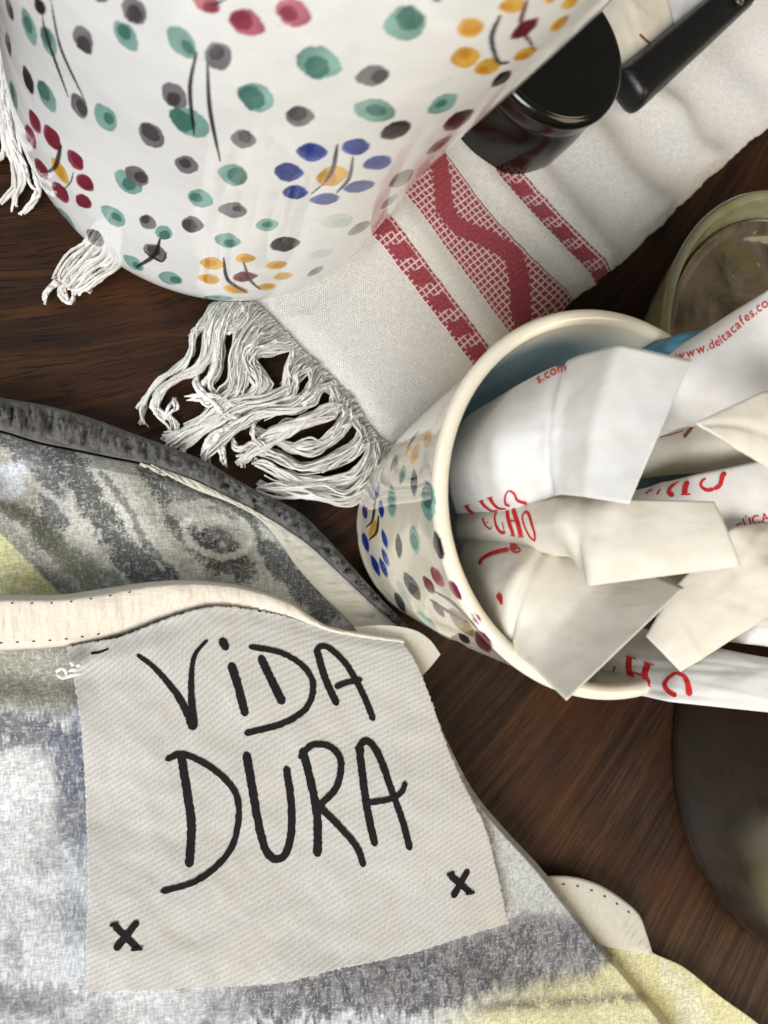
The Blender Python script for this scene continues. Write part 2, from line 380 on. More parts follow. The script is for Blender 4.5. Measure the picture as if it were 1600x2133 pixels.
def z1(L): return [(x/2.286, y/2.286, a/2.286, b/2.286, g, k) for x, y, a, b, g, k in L]
def z2(L): return [(600+x/2.286, y/2.286, a/2.286, b/2.286, g, k) for x, y, a, b, g, k in L]
def s1(L): return [([(x/2.286, y/2.286) for x, y in P], w/2.286, k) for P, w, k in L]
def s2(L): return [([(600+x/2.286, y/2.286) for x, y in P], w/2.286, k) for P, w, k in L]
POT_DOTS = z1([(138, 125, 95, 28, 72, 't'), (232, 195, 80, 32, 70, 't'), (190, 30, 45, 25, 65, 'k'), (397, 190, 75, 42, 65, 'g'), (485, -2, 32, 14, 0, 'g'),
 (640, 50, 75, 55, 55, 'g'), (600, 170, 85, 45, 55, 't'), (985, 12, 72, 48, 30, 'r'), (1178, 110, 90, 60, 25, 'r'), (1395, 60, 90, 65, 25, 'r'),
 (865, 200, 95, 55, 50, 't'), (1040, 268, 72, 65, 60, 'g'), (900, 580, 110, 60, 30, 't'), (830, 455, 75, 52, 45, 'g'), (722, 643, 75, 50, 45, 'g'),
 (225, 460, 85, 32, 63, 't'), (135, 380, 72, 20, 72, 'k'), (65, 450, 68, 15, 78, 't'), (378, 505, 65, 35, 65, 'g'), (500, 558, 75, 45, 55, 't'), (50, 570, 50, 14, 75, 'g'),
 (1215, 462, 92, 65, 25, 't'), (1427, 553, 70, 50, 0, 'g'), (1160, 662, 60, 45, 10, 'g'), (1520, 300, 112, 78, 15, 't'), (890, 785, 58, 43, 20, 'g'), (1110, 832, 75, 50, 15, 't'),
 (165, 578, 62, 22, 68, 'd'), (147, 650, 62, 20, 70, 'd'), (248, 655, 68, 32, 60, 'd'), (357, 760, 58, 30, 55, 'd'), (198, 805, 58, 24, 62, 'd'), (405, 870, 52, 32, 45, 'd'), (288, 915, 62, 28, 52, 'd'), (398, 958, 46, 30, 40, 'd'), (285, 812, 75, 24, 58, 'y'),
 (612, 865, 80, 48, 35, 't'), (652, 838, 65, 42, 38, 'g'), (955, 945, 62, 42, 20, 't'), (1108, 1000, 68, 38, 5, 'g'), (540, 1028, 70, 38, 40, 't'), (705, 1058, 45, 32, 35, 'g'),
 (780, 1108, 42, 34, 25, 't'), (918, 1070, 54, 38, 10, 'g'), (1273, 1070, 54, 30, -5, 't'), (1083, 1145, 62, 35, 8, 't'), (452, 1130, 52, 32, 45, 'g'), (312, 1045, 75, 22, 50, 't'),
 (738, 1200, 62, 35, 25, 'g'), (635, 1250, 58, 26, 35, 't'), (810, 1325, 60, 30, 15, 't'), (1357, 1162, 72, 35, -8, 'k'),
 (1010, 1255, 58, 30, 8, 'y'), (1170, 1230, 48, 22, 0, 'y'), (1315, 1262, 50, 20, -8, 'y'), (995, 1328, 54, 24, 10, 'y'), (1348, 1315, 46, 18, -10, 'y'), (1272, 1365, 46, 17, -5, 'y'), (1120, 1378, 60, 20, 8, 'y'), (1167, 1317, 60, 24, -3, 'm'),
 (1040, 1418, 68, 12, 3, 't'), (45, 40, 60, 14, 75, 'g'), (40, 210, 60, 12, 80, 'g'), (10, 660, 30, 14, 70, 'k'), (110, 780, 60, 14, 62, 't')])
POT_DOTS += z2([(712, 0, 22, 10, 0, 'g'), (558, 112, 102, 85, -10, 't'), (870, 132, 66, 48, -10, 'y'), (1065, 25, 65, 38, -10, 'y'), (1250, -2, 32, 14, -20, 'y'), (1345, 10, 50, 25, -35, 'y'), (1290, 115, 55, 22, -40, 'y'),
 (1128, 135, 80, 30, -35, 'm'), (843, 273, 72, 52, -12, 'y'), (950, 318, 66, 38, -18, 'y'), (1130, 255, 60, 25, -25, 'y'), (403, 360, 82, 50, -10, 'g'), (410, 525, 102, 55, 5, 't'), (736, 495, 78, 40, -30, 't'),
 (512, 620, 80, 40, -22, 'k'), (1015, 375, 60, 24, -38, 'k'), (812, 570, 85, 34, -32, 'k'), (115, 725, 74, 44, 3, 'b'), (322, 700, 72, 40, -5, 'b'), (5, 820, 70, 45, 5, 'b'), (425, 775, 72, 34, -12, 'b'), (340, 888, 74, 28, -12, 'b'), (35, 915, 62, 34, 0, 'b'), (175, 948, 70, 28, -5, 'b'), (213, 838, 78, 46, -15, 'y'),
 (235, 1052, 78, 34, -8, 'T'), (540, 850, 68, 30, -32, 'g'), (337, 1088, 60, 22, -30, 'g'), (150, 1210, 62, 22, -15, 'T'), (130, 1292, 42, 15, -30, 'g'), (720, 690, 70, 18, -36, 'g'), (480, 960, 50, 16, -40, 'g')])
POT_STR = s1([([(200, 75), (235, 210), (325, 460)], 7, 'k'), ([(242, 0), (290, 230), (410, 490)], 7, 'k'), ([(935, 250), (905, 420), (925, 640)], 11, 'k'), ([(988, 305), (1000, 520), (1048, 765)], 11, 'k'),
 ([(290, 695), (265, 790), (220, 825)], 12, 'k'), ([(350, 820), (335, 870), (300, 905)], 4, 'g'), ([(762, 1140), (735, 1215), (650, 1272)], 11, 'k'), ([(690, 1200), (770, 1245), (795, 1200)], 5, 'k'),
 ([(1065, 1230), (1085, 1330), (1175, 1395)], 9, 'k'), ([(1160, 1250), (1190, 1330), (1238, 1378)], 8, 'm'), ([(1010, 25), (1080, -5)], 7, 'k')])
POT_STR += s2([([(1010, 75), (970, 180), (1000, 290), (1050, 298)], 13, 'k'), ([(1140, 0), (1110, 120), (1170, 230)], 12, 'm'), ([(235, 690), (215, 800), (175, 870)], 11, 'k'), ([(310, 750), (290, 850), (230, 920)], 9, 'k'), ([(170, 875), (110, 925)], 4, 'g')])
def z5(L): return [(700+x/3.556, 900+y/3.556, a/3.556, b/3.556, g, k) for x, y, a, b, g, k in L]
def s5(L): return [([(700+x/3.556, 900+y/3.556) for x, y in P], w/3.556, k) for P, w, k in L]
CUP_DOTS = z5([(682, 45, 75, 30, -72, 'y'), (585, 160, 75, 28, -72, 'y'), (535, 125, 62, 15, -65, 'y'), (430, 225, 75, 18, -70, 'g'), (490, 320, 75, 23, -78, 't'), (578, 370, 100, 25, 90, 'k'), (685, 515, 145, 55, 86, 't'),
 (413, 515, 115, 34, 88, 't'), (263, 430, 60, 18, -78, 'b'), (302, 445, 65, 18, -78, 'b'), (213, 587, 58, 18, 82, 'b'), (335, 570, 65, 20, 86, 'b'), (218, 815, 75, 23, 75, 'b'), (360, 790, 72, 18, 75, 'b'), (365, 925, 70, 18, 70, 'b'),
 (290, 985, 85, 23, 68, 'b'), (350, 1000, 80, 20, 68, 'b'), (272, 720, 70, 24, -75, 'y'), (465, 838, 90, 25, 86, 'k'), (583, 800, 110, 37, 80, 't'), (758, 840, 108, 33, 75, 'k'), (563, 1140, 115, 42, 60, 'g'),
 (685, 1130, 78, 30, 60, 'm'), (752, 1075, 85, 36, 60, 'r'), (885, 1170, 85, 32, 58, 'm'), (500, 1190, 100, 26, 62, 'T'), (475, 1260, 85, 26, 63, 'k'), (685, 1430, 130, 38, 50, 't'), (930, 1410, 140, 46, 48, 'n'), (760, 1310, 75, 26, 55, 'm'),
 (1090, 1550, 95, 50, 55, 'm'), (950, 1530, 55, 26, 40, 'k'), (890, 1575, 95, 26, 20, 'k'), (1040, 1380, 60, 22, 55, 'm'), (150, 760, 60, 14, 80, 't'), (380, 170, 60, 12, -62, 'g')])
CUP_STR = s5([([(290, 500), (270, 650), (225, 705)], 11, 'k'), ([(315, 620), (300, 740), (245, 800)], 11, 'k'), ([(710, 1170), (860, 1260), (1060, 1470)], 12, 'k'), ([(695, 1240), (850, 1340), (990, 1420)], 11, 'k'), ([(610, -10), (530, 110)], 9, 'k')])

def lathe(name, centre, prof, nth, focus, label, cat, dots, strokes, base, inner_col, i_rim, seed):
    """prof: (n,2) r,z from outer foot over the rim to the inner floor; fine columns towards the viewer"""
    a = np.linspace(-np.pi, np.pi, nth, endpoint=False)
    th = a - .62*np.sin(a) + focus                    # columns gather around `focus`
    n = len(prof)
    r = prof[:, 0][:, None]; z = np.broadcast_to(prof[:, 1][:, None], (n, nth))
    ecc = 1+.006*np.sin(2*th+1.0)[None]
    P = np.stack([centre[0]+r*np.cos(th)[None]*ecc, centre[1]+r*np.sin(th)[None]*ecc, z], -1)
    V = P.reshape(-1, 3)
    col = np.empty((n, nth, 3)); col[:] = base
    col *= (1+.05*(fbm(np.cos(th)[None]*4+z*90+20, np.sin(th)[None]*4+z*60+20)-.5))[..., None]
    t = sstep(i_rim+1, i_rim+9, np.arange(n))[:, None, None]
    col = col*(1-t)+inner_col*t
    colf = col.reshape(-1, 3)
    X, Y = proj(V)
    N = np.stack([np.cos(th), np.sin(th)], -1)
    face = ((np.array([0, 0])-P[..., :2])*N[None]).sum(-1).ravel() > -.002
    outer = np.repeat(np.arange(n) < i_rim, nth)
    paint(colf, X, Y, face & outer, dots, strokes, seed)
    # the side turned away: scattered marks of the same kind, in (arc, height)
    rs = random.Random(seed+5); arc = (np.angle(np.exp(1j*(th-focus)))[None]*r).ravel()*1.0; zz = z.ravel()
    R = prof[:i_rim, 0].max(); zt = prof[:i_rim, 1].max(); extra = []
    for k in range(90):
        s = rs.choice([-1, 1])*rs.uniform(1.75, 3.1)*R
        extra.append((s*1e4, rs.uniform(.08, .93)*zt*1e4, rs.uniform(16, 26), rs.uniform(11, 16), rs.uniform(60, 120), rs.choice('tttggkbyd')))
    paint(colf, arc*1e4, zz*1e4, ~face & outer, extra, [], seed+9)
    me = raw_mesh(name, V, gfaces(n, nth, wrap=True), None, colf)
    o = link(name, me, GLAZE); tag(o, label, cat); return o
def smooth_prof(zs, rs, n):
    p = crv(np.c_[np.array(rs), np.array(zs)], n); return p
def vessel_profile(zs, rs, lip, n_out, n_in, floor_z):
    out = smooth_prof(zs, rs, n_out)
    ro, zo = out[-1]
    ang = np.linspace(0, np.pi, 16)[1:-1]
    rim = np.c_[ro-lip/2+lip/2*np.cos(ang), zo+lip/2*np.sin(ang)]
    inn = out[::-1].copy(); inn[:, 0] -= lip; inn = inn[inn[:, 1] > floor_z]
    k = np.linspace(0, len(inn)-1, n_in).astype(int); inn = inn[k]
    fl = np.c_[np.linspace(inn[-1, 0]-.0005, .0004, 8), np.full(8, floor_z)]
    foot = np.c_[np.linspace(.0004, out[0, 0]-.0012, 6), np.full(6, out[0, 1]+.0008)]
    P = np.vstack([foot, out, rim, inn, fl]); return P, len(foot)+len(out)+len(rim)-2
s = H
pot_c = np.array([.1337, .5979])*s
prof, ir = vessel_profile(np.array([.010, .03, .065, .15, .3, .5, .60, .70])*s, np.array([.2150, .2300, .2395, .2415, .2440, .2640, .2720, .2760])*s, .0030, 460, 40, .006)
pot = lathe('sugar_bowl', pot_c, prof, 900, math.atan2(-pot_c[1], -pot_c[0]), 'large white glazed pot hand-painted with coloured dots and flowers, standing on the towel', 'pot', POT_DOTS, POT_STR, lin(236, 235, 230), lin(220, 217, 209), ir, 3)
cup_c = np.array([.476, .0854])*s
prof, ir = vessel_profile(.3883*s*np.array([.005, .06, .15, .4, .8, 1.-.0195]), np.array([.1325, .1405, .1450, .1620, .1800, .1925])*s, .0025, 260, 50, .005)
cup = lathe('cup', cup_c, prof, 640, math.atan2(-cup_c[1], -cup_c[0]), 'small cream dotted cup with blue inside, stuffed with sugar packets', 'cup', CUP_DOTS, CUP_STR, lin(226, 217, 194), lin(122, 146, 156), ir, 4)

# ------------------------------------------------------------------ towel
tw = empty('towel', None, 'white woven towel with red patterned bands and a tangled fringe under the pot', 'towel')
O2 = np.array([.06361820753, .02848665239]); UU = np.array([.7444545, .6676732]); VV = np.array([-UU[1], UU[0]])
nu_, nv_ = 300, 190
ug = np.linspace(-2.0, 215.0, nu_); vg = np.linspace(0, 128.0, nv_)
Ug, Vg = np.meshgrid(ug, vg)
edge = (fbm(Ug*.35, Ug*0+3, 3)-.5)*1.3*np.exp(-Vg/3.0)+(fbm(Ug*.06, Ug*0+1, 2)-.5)*3*np.exp(-Vg/20)
endw = (fbm(Vg*.4, Vg*0+8, 3)-.5)*2.0*np.exp(-(Ug+2)/2.5)-2.5*np.exp(-(Ug+2)/14)*sstep(20, 60, Vg)
Uw, Vw = Ug+endw, Vg+edge
def fold(u, c, w_, a): return a*np.exp(-((u-c)/w_)**2)
zt = .0016+.0008*(fbm(Ug*.05, Vg*.05, 3))
tilt = Ug+.10*(Vg-10)+14*(fbm(Vg*.05+4, Ug*.02, 2)-.5)
zt = zt+(fold(tilt, 103, 8, .0046)+fold(tilt, 127, 8, .0050)+fold(tilt, 152, 12, .0026)+fold(tilt, 181, 14, .004))*sstep(60, 15, abs(Vg-16))
zt = zt+fold(Ug-.16*(35-np.minimum(Vg, 35)), 66.5, 3.2, .0014)+fold(Ug-.14*(35-np.minimum(Vg, 35)), 78, 4, .0016)+fold(Ug, 40.5, 3, .0007)
zt = zt*(.3+.7*sstep(-2, 6, Ug)*sstep(-1, 4, Vg))
# keep flat below pot
Wx = O2[0]+(Uw*UU[0]+Vw*VV[0])/1000; Wy = O2[1]+(Uw*UU[1]+Vw*VV[1])/1000
dp = np.hypot(Wx-pot_c[0], Wy-pot_c[1]); zt = np.minimum(zt, .0014+np.maximum(0, dp-.040)*.35)
dc = np.hypot(Wx-cup_c[0], Wy-cup_c[1]); zt = np.minimum(zt, .0007+np.maximum(0, dc-.0225)*.4)
Pt = np.stack([Wx, Wy, zt], -1)
shift = 6.3*np.maximum(0, 1-Vg/35)**1.5*sstep(46, 66, Ug)
uvu = Ug-shift
o = grid_obj('cloth', Pt[::-1], TOWEL, tw, uv=np.stack([uvu, Vg], -1)[::-1], solid=.0003)
zp = np.array([(905, 300), (919, 372), (924, 437), (950, 472), (1016, 503), (1059, 538), (1072, 590), (1081, 656), (1100, 720)], float)
zw = at(zp[:, 0], zp[:, 1], .0015)[:, :2]-O2; zu = zw@UU*1000; zv = zw@VV*1000
zpath = np.vstack([np.linspace(a, b, 15) for a, b in zip(np.c_[zu, zv][:-1], np.c_[zu, zv][1:])])
more = np.array([(52+5*(-1)**k, 52+14*k) for k in range(1, 6)]); zpath = np.vstack([zpath[::-1], crv(np.vstack([zpath[0], more]), 120)])
zd = np.min(np.hypot(uvu[::-1].reshape(-1, 1)-zpath[None, :, 0], Vg[::-1].reshape(-1, 1)-zpath[None, :, 1]), 1)
a_ = o.data.attributes.new('zig', 'FLOAT', 'POINT'); a_.data.foreach_set('value', zd.astype(np.float32))

def q4(L): return [(250+x*.46875, 500+y*.46875) for x, y in L]
rs = random.Random(11)
FUZZ = []
def strand(pts, r, z0, zp_, ze, n=26, jit=0.0, fuzz=False):
    Q = crv(pts, n); t = np.linspace(0, 1, n)
    ph = rs.uniform(0, 6.28); w1 = rs.uniform(6, 14); amp = jit*np.minimum(t*4, 1)
    Q = Q+np.stack([np.sin(t*w1+ph), np.cos(t*w1*1.3+ph*2)], -1)*amp[:, None]
    z = z0+(zp_-z0)*np.sin(np.pi*np.clip(t*.9, 0, 1))+(ze-z0)*t+.0004*np.sin(t*w1*1.7+ph)
    P = at(Q[:, 0], Q[:, 1], np.maximum(z, r*.9))
    rr = r*(1-.35*t**3)*(1+.18*np.sin(t*60+ph))*(.35+.65*sstep(0, .12, t))
    if fuzz: FUZZ.append(tube(P, rr, 4)); return
    V, Fc = tube(P, rr, 6)
    link('fringe_strand', raw_mesh('fringe_strand', V, Fc), THREAD, tw)
CL = [(([400, 280], [440, 285]), [(370, 370), (330, 420), (320, 500), (280, 550), (180, 630), (110, 710), (85, 760), (100, 810)], 4, 10),
 (([425, 280], [500, 285]), [(400, 400), (390, 500), (350, 570), (270, 610), (190, 660), (150, 730), (165, 775), (235, 800), (250, 850)], 8, 22),
 (([470, 280], [560, 290]), [(450, 400), (440, 480), (430, 580), (400, 640), (440, 700), (520, 770)], 8, 20),
 (([530, 280], [600, 295]), [(560, 340), (510, 400), (470, 400), (500, 370), (560, 330)], 4, 8),
 (([590, 295], [680, 380]), [(560, 440), (530, 540), (520, 640), (480, 700), (400, 770), (300, 840), (210, 880)], 17, 46),
 (([650, 355], [770, 475]), [(610, 470), (570, 530), (610, 600), (630, 640), (590, 690), (500, 730), (430, 790), (300, 850), (230, 900)], 17, 44),
 (([760, 475], [870, 565]), [(770, 580), (765, 650), (740, 690), (640, 712), (550, 740), (450, 790), (330, 880), (270, 930)], 14, 36),
 (([840, 540], [950, 650]), [(870, 640), (840, 700), (760, 735), (640, 755), (560, 790), (470, 860), (390, 950), (385, 1000)], 15, 36),
 (([930, 630], [1020, 720]), [(970, 720), (940, 770), (860, 795), (740, 835), (640, 880), (560, 960), (530, 1000)], 14, 30),
 (([1000, 700], [1060, 790]), [(1010, 790), (970, 850), (900, 905), (830, 925), (740, 915), (680, 880), (600, 850)], 11, 30),
 (([1040, 770], [1120, 880]), [(1085, 880), (1000, 950), (900, 1000), (800, 1010), (700, 960), (620, 930)], 13, 34),
 (([1090, 850], [1165, 920]), [(1130, 960), (1060, 1040), (960, 1080), (840, 1080), (740, 1050), (650, 1000), (600, 980)], 13, 34),
 (([1130, 890], [1210, 935]), [(1155, 1000), (1090, 1090), (1000, 1150), (900, 1130), (800, 1120), (700, 1110), (620, 1090)], 13, 34)]
for (A_, B_), mid, n, spread in CL:
    for k in range(n):
        f = (k+.5)/n
        st = (A_[0]+(B_[0]-A_[0])*f+rs.uniform(-3, 3)+26, A_[1]+(B_[1]-A_[1])*f+rs.uniform(-3, 3)-8)
        pts = [st, (st[0]-26, st[1]+16)]; m = len(mid)
        cut = m-rs.choice([0, 0, 0, 1]) if m > 4 else m
        ox, oy = (f-.5), rs.uniform(-.5, .5)
        d0 = np.array(B_)-np.array(A_); d0 = d0/np.linalg.norm(d0)
        for i, (x, y) in enumerate(mid[:cut]):
            w_ = spread*(1.25-.5*i/m) if i else spread*1.5
            tx = np.array(mid[min(i+1, m-1)])-np.array(mid[max(i-1, 0)]); tx = tx/(np.linalg.norm(tx)+1e-6); nx = np.array([-tx[1], tx[0]])
            if nx@d0 < 0: nx = -nx
            if i == 0: nx = d0
            sg = (f-.5)*(1 if i < m*.45 else rs.uniform(.2, 1))
            pts.append((x+nx[0]*sg*w_*1.4+rs.gauss(0, 4+i), y+nx[1]*sg*w_*1.4+rs.gauss(0, 4+i)))
        for j_ in range(3):
            fp = [pts[0]]+[(x+rs.gauss(0, 8), y+rs.gauss(0, 8)) for x, y in pts[1:rs.randint(4, len(pts))]]
            strand(q4(fp), rs.uniform(.00010, .00034), .0018, rs.uniform(.0010, .0060), rs.uniform(.0003, .003), 26, rs.uniform(1, 3), fuzz=True)
        strand(q4(pts), rs.uniform(.00034, .00050), .0019, rs.uniform(.0014, .0056), rs.uniform(.0004, .0022), 30, rs.uniform(.5, 2.2))
for pts, r in [([(1010, 740), (900, 760), (750, 850), (650, 920), (520, 980)], .0006), ([(340, 600), (350, 660), (460, 760), (520, 790)], .0006), ([(610, 790), (590, 870), (620, 900), (640, 870)], .0004),
 ([(460, 900), (450, 950), (475, 1000)], .0005), ([(330, 690), (400, 720), (480, 700)], .0004), ([(240, 700), (250, 740), (210, 790)], .0004), ([(420, 380), (440, 400), (420, 560), (370, 650)], .0007), ([(300, 700), (420, 690), (560, 760)], .0005),
 ([(500, 880), (520, 930), (600, 900), (700, 960)], .0005), ([(360, 950), (420, 870), (520, 800)], .0006)]:
    for k in range(3):
        strand(q4([(x+rs.gauss(0, 9), y+rs.gauss(0, 9)) for x, y in pts]), r*rs.uniform(.6, .9), .003, .0055, .003, 26, 2.0)
# fringe beyond the pot, far left, and the tuft squeezed out below it
LF = [([(-30, -40), (0, 60), (6, 150), (5, 230), (14, 300), (30, 345), (34, 385), (22, 400), (4, 418)], 7, 9), ([(-25, 60), (10, 180), (20, 270), (40, 330), (44, 375), (30, 410), (30, 432)], 7, 8),
      ([(-40, 20), (-10, 130), (0, 230), (10, 310), (-5, 330), (-30, 330)], 8, 10), ([(60, 330), (75, 380), (82, 402), (62, 424), (47, 444)], 5, 5), ([(10, 200), (30, 300), (48, 350), (44, 390)], 5, 7), ([(-45, -20), (-20, 90), (-12, 240), (-30, 330)], 7, 9),
      ([(10, -20), (22, 80), (14, 170), (22, 240), (40, 300)], 5, 7)]
for pts, n, sp in LF:
    for k in range(n):
        strand([(x+rs.gauss(0, sp), y+rs.gauss(0, sp)) for x, y in pts[:2]]+[(x+rs.gauss(0, sp*.55), y+rs.gauss(0, sp*.5)) for x, y in pts[2:]], rs.uniform(.0003, .00045), .0018, .004, .001, 26, 1.5)
for k in range(34):
    f = k/33; sx, sy = 186+f*62, 492+f*66
    ex, ey = 118+f*52+rs.gauss(0, 5), 572+f*34+rs.gauss(0, 5)
    strand([(sx+45, sy-55), (sx, sy), ((sx+ex)/2+rs.gauss(0, 5), (sy+ey)/2+rs.gauss(0, 5)-4), (ex, ey), (ex+rs.uniform(-8, 14), ey+rs.uniform(0, 10)), (ex+rs.uniform(0, 16), ey-rs.uniform(0, 12))], rs.uniform(.0003, .00045), .003, rs.uniform(.004, .0075), .002, 22, 2.0)
for pts in ([(125, 585), (108, 600), (96, 615), (94, 632)], [(118, 580), (104, 598), (92, 612), (90, 626)], [(128, 590), (132, 620), (144, 633), (155, 622), (150, 600)], [(124, 590), (126, 618), (140, 630), (152, 620), (152, 596)], [(132, 590), (136, 612), (146, 628), (156, 616)]):
    strand(pts, .0004, .003, .004, .0012, 18, 1.0)

fv, ff, k_ = [], [], 0
for V, Fc in FUZZ: fv.append(V); ff.append(Fc+k_); k_ += len(V)
tag(link('loose_fibres', raw_mesh('loose_fibres', np.vstack(fv), np.vstack(ff)), THREAD, tw), kind='stuff')
# ------------------------------------------------------------------ garment
sh = empty('shirt', None, 'folded cotton shirt with grey painted print, its neck label facing up', 'shirt')
def wr(X, Y, a=1.0): return a*(.0022*(fbm(X/210.0, Y/170.0, 3)-.5)+.0005*(fbm(X/45.0+3, Y/45.0, 2)-.5))
A_OUT = [(-70, 818), (0, 828), (112, 848), (197, 873), (281, 904), (349, 929), (427, 960), (484, 994), (540, 1025), (619, 1064), (675, 1115), (731, 1177), (787, 1239), (844, 1300), (880, 1345)]
A_IN = [(-70, 884), (0, 896), (84, 921), (169, 938), (236, 952), (292, 963), (349, 980), (416, 1005), (478, 1036), (534, 1064), (591, 1098), (647, 1137), (720, 1205), (787, 1267), (832, 1306), (868, 1345)]
A_FAC = [(337, 984), (405, 1019), (478, 1047), (540, 1081), (585, 1132), (619, 1182), (675, 1244), (731, 1300), (760, 1345)]
def brush(c, m, col): return c*(1-m[..., None])+np.asarray(col)*m[..., None]
def sdist(X, Y, pts):
    Q = crv(pts, 40); return np.min(np.hypot(X[..., None]-Q[:, 0], Y[..., None]-Q[:, 1]), -1)
def colA(X, Y):
    n1 = fbm(X/60, Y/60, 4); n2 = fbm(X/16+5, Y/16, 4)+(_rng.random(X.shape)-.5)*.34; n3 = fbm(X/120+9, Y/90+2, 3)
    c = np.empty(X.shape+(3,)); c[:] = lin(192, 190, 178)
    c = brush(c, sstep(.42, .62, n3)*.7, lin(212, 210, 200)); c = brush(c, sstep(.52, .72, n1)*.5, lin(136, 134, 126))
    def st(pts, w_, col, k=.85):
        nonlocal c
        d = sdist(X, Y, pts)/w_+(n2-.5)*1.3+(n1-.5)*.8; c = brush(c, sstep(1.05, .74, d)*k, col)
    dk = lin(62, 62, 64)
    st([(130, 945), (190, 1040), (250, 1140), (330, 1215)], 34, dk); st([(20, 915), (80, 965), (105, 1010), (110, 1080)], 34, lin(84, 86, 92))
    st([(300, 1000), (350, 1075), (420, 1140), (500, 1185)], 34, dk); st([(320, 1010), (400, 1030), (480, 1070)], 18, lin(88, 88, 86), .7)
    st([(430, 1125), (470, 1110), (500, 1150)], 26, dk, .8); st([(555, 1140), (600, 1195), (680, 1280)], 24, lin(80, 80, 82)); st([(0, 1060), (60, 1075), (100, 1120)], 26, lin(96, 98, 92), .8)
    st([(240, 960), (290, 1020), (330, 1100), (390, 1180)], 20, lin(186, 184, 170), .7); st([(360, 1060), (440, 1080), (500, 1110), (530, 1150)], 16, lin(178, 178, 166), .8)
    st([(400, 1050), (470, 1052), (520, 1090), (515, 1140), (460, 1160), (400, 1135), (385, 1095), (420, 1075), (470, 1085)], 9, lin(206, 204, 192), .8); st([(330, 990), (420, 1020), (520, 1080), (545, 1150)], 8, lin(70, 70, 70), .75); st([(210, 985), (270, 1060), (300, 1130), (370, 1200)], 8, lin(84, 84, 84), .7); st([(60, 1000), (140, 1060), (180, 1130)], 10, lin(206, 204, 194), .6)
    st([(100, 1120), (160, 1180), (230, 1215)], 30, lin(120, 128, 112), .8)
    w1 = sstep(70, 30, X+ (Y-1000)*.3+(n2-.5)*40)*sstep(955, 975, Y+(n2-.5)*30)*sstep(1050, 1035, Y); c = brush(c, w1, lin(222, 228, 236))
    yl = sstep(-6, 6, (Y-1110)-X*1.03+(n2-.5)*8); c = brush(c, sstep(-40, 0, (Y-1085)-X*1.0)*.6, lin(58, 60, 54)); c = brush(c, yl, lin(222, 220, 172)); c = brush(c, yl*sstep(.5, .7, n1)*.5, lin(204, 202, 136))  # dark edge beside the yellow patch: fold shadow painted into the colour
    return c*.82
bot = [(-70, 1420), (300, 1420), (800, 1420)]
G = coons(A_IN[:], [(868, 1345), (840, 1385), (800, 1420)], bot, [(-70, 884), (-70, 1420)], 380, 200)
G[..., 1] += 4*np.linspace(1, 0, 200)[:, None]
Z = .0052+wr(G[..., 0], G[..., 1], 1.3)+.002*np.exp(-((G[..., 0]*.9-G[..., 1]+1060)/45)**2)*sstep(250, 60, G[..., 0])+.0012*np.sin((G[..., 0]-G[..., 1]*.55)/60.0)*sstep(900, 1000, G[..., 1])
Z = Z*np.minimum(1, .72+np.linspace(0, 5, 200))[:, None]
grid_obj('lower_panel', at(G[..., 0], G[..., 1], Z), CLOTH, sh, col=colA(G[..., 0], G[..., 1]), solid=.0006)
def ribbon(name, outer, inner, mat, zf, puff, n, m, parent, crinkle=0.0, solid=.0006, roll=0.0):
    T, I = crv(outer, n), crv(inner, n); t = np.linspace(0, 1, m)[:, None, None]
    G = T[None]*(1-t)+I[None]*t
    tt = t[..., 0]; sarc = np.linspace(0, 1, n)[None]
    Z = zf(G[..., 0], G[..., 1])+puff*np.sqrt(np.maximum(0, 1-(2*tt-1)**2))+crinkle*(fbm(sarc*90+0*tt, tt*2.0+3, 3)-.5)*np.sin(np.pi*tt)
    if roll: Z = Z-roll*sstep(.12, 0, tt)
    P = at(G[..., 0], G[..., 1], Z)
    return grid_obj(name, P, mat, parent, solid=solid), G, P
fac_in = crv(A_IN[5:], 12)
ribbon('neck_facing', [tuple(p) for p in crv(A_IN[5:], 24)], A_FAC, FACING, lambda X, Y: .0060+wr(X, Y, .5), .0004, 160, 24, sh, .0010)
bd, GB, PB = ribbon('neck_binding', A_OUT, A_IN, BIND, lambda X, Y: (.0052+0*X), .0024, 420, 26, sh, .0060, .001)
def stitches(parent, G, Zf, row, start, step, ln, mat, r=.00016, name='stitch'):
    """little thread dashes along a row of pixel points"""
    Q = crv(row, 600); s_ = np.r_[0, np.cumsum(np.hypot(*np.diff(Q, axis=0).T))]; pos = start
    while pos+ln < s_[-1]:
        si = np.linspace(pos, pos+ln, 5); X = np.interp(si, s_, Q[:, 0]); Y = np.interp(si, s_, Q[:, 1])
        if X.min() > -30 and X.max() < 1630 and Y.max() < 2160:
            P = at(X, Y, Zf(X, Y)+np.array([-.0002, .00008, .00014, .00008, -.0002])); V, Fc = tube(P, r, 5)
            link(name, raw_mesh(name, V, Fc), mat, parent)
        pos += step
bv = BVHTree.FromPolygons([Vector(p) for p in PB.reshape(-1, 3)], gfaces(*PB.shape[:2]).tolist())
def zfrom(bvh, default):
    o_ = Vector((0, 0, H))
    def f(X, Y):
        out = []
        for x, y in zip(np.ravel(X), np.ravel(Y)):
            h = bvh.ray_cast(o_, (Vector(at(x, y, 0.0))-o_).normalized())[0]
            out.append(h.z if h else default)
        return np.array(out)
    return f
row = crv(A_OUT, 200)*.72+crv(A_IN, 200)*.28
stitches(bd, None, zfrom(bv, .006), [tuple(p) for p in row[::6]], 4, 21, 13, STITCH, .00013)

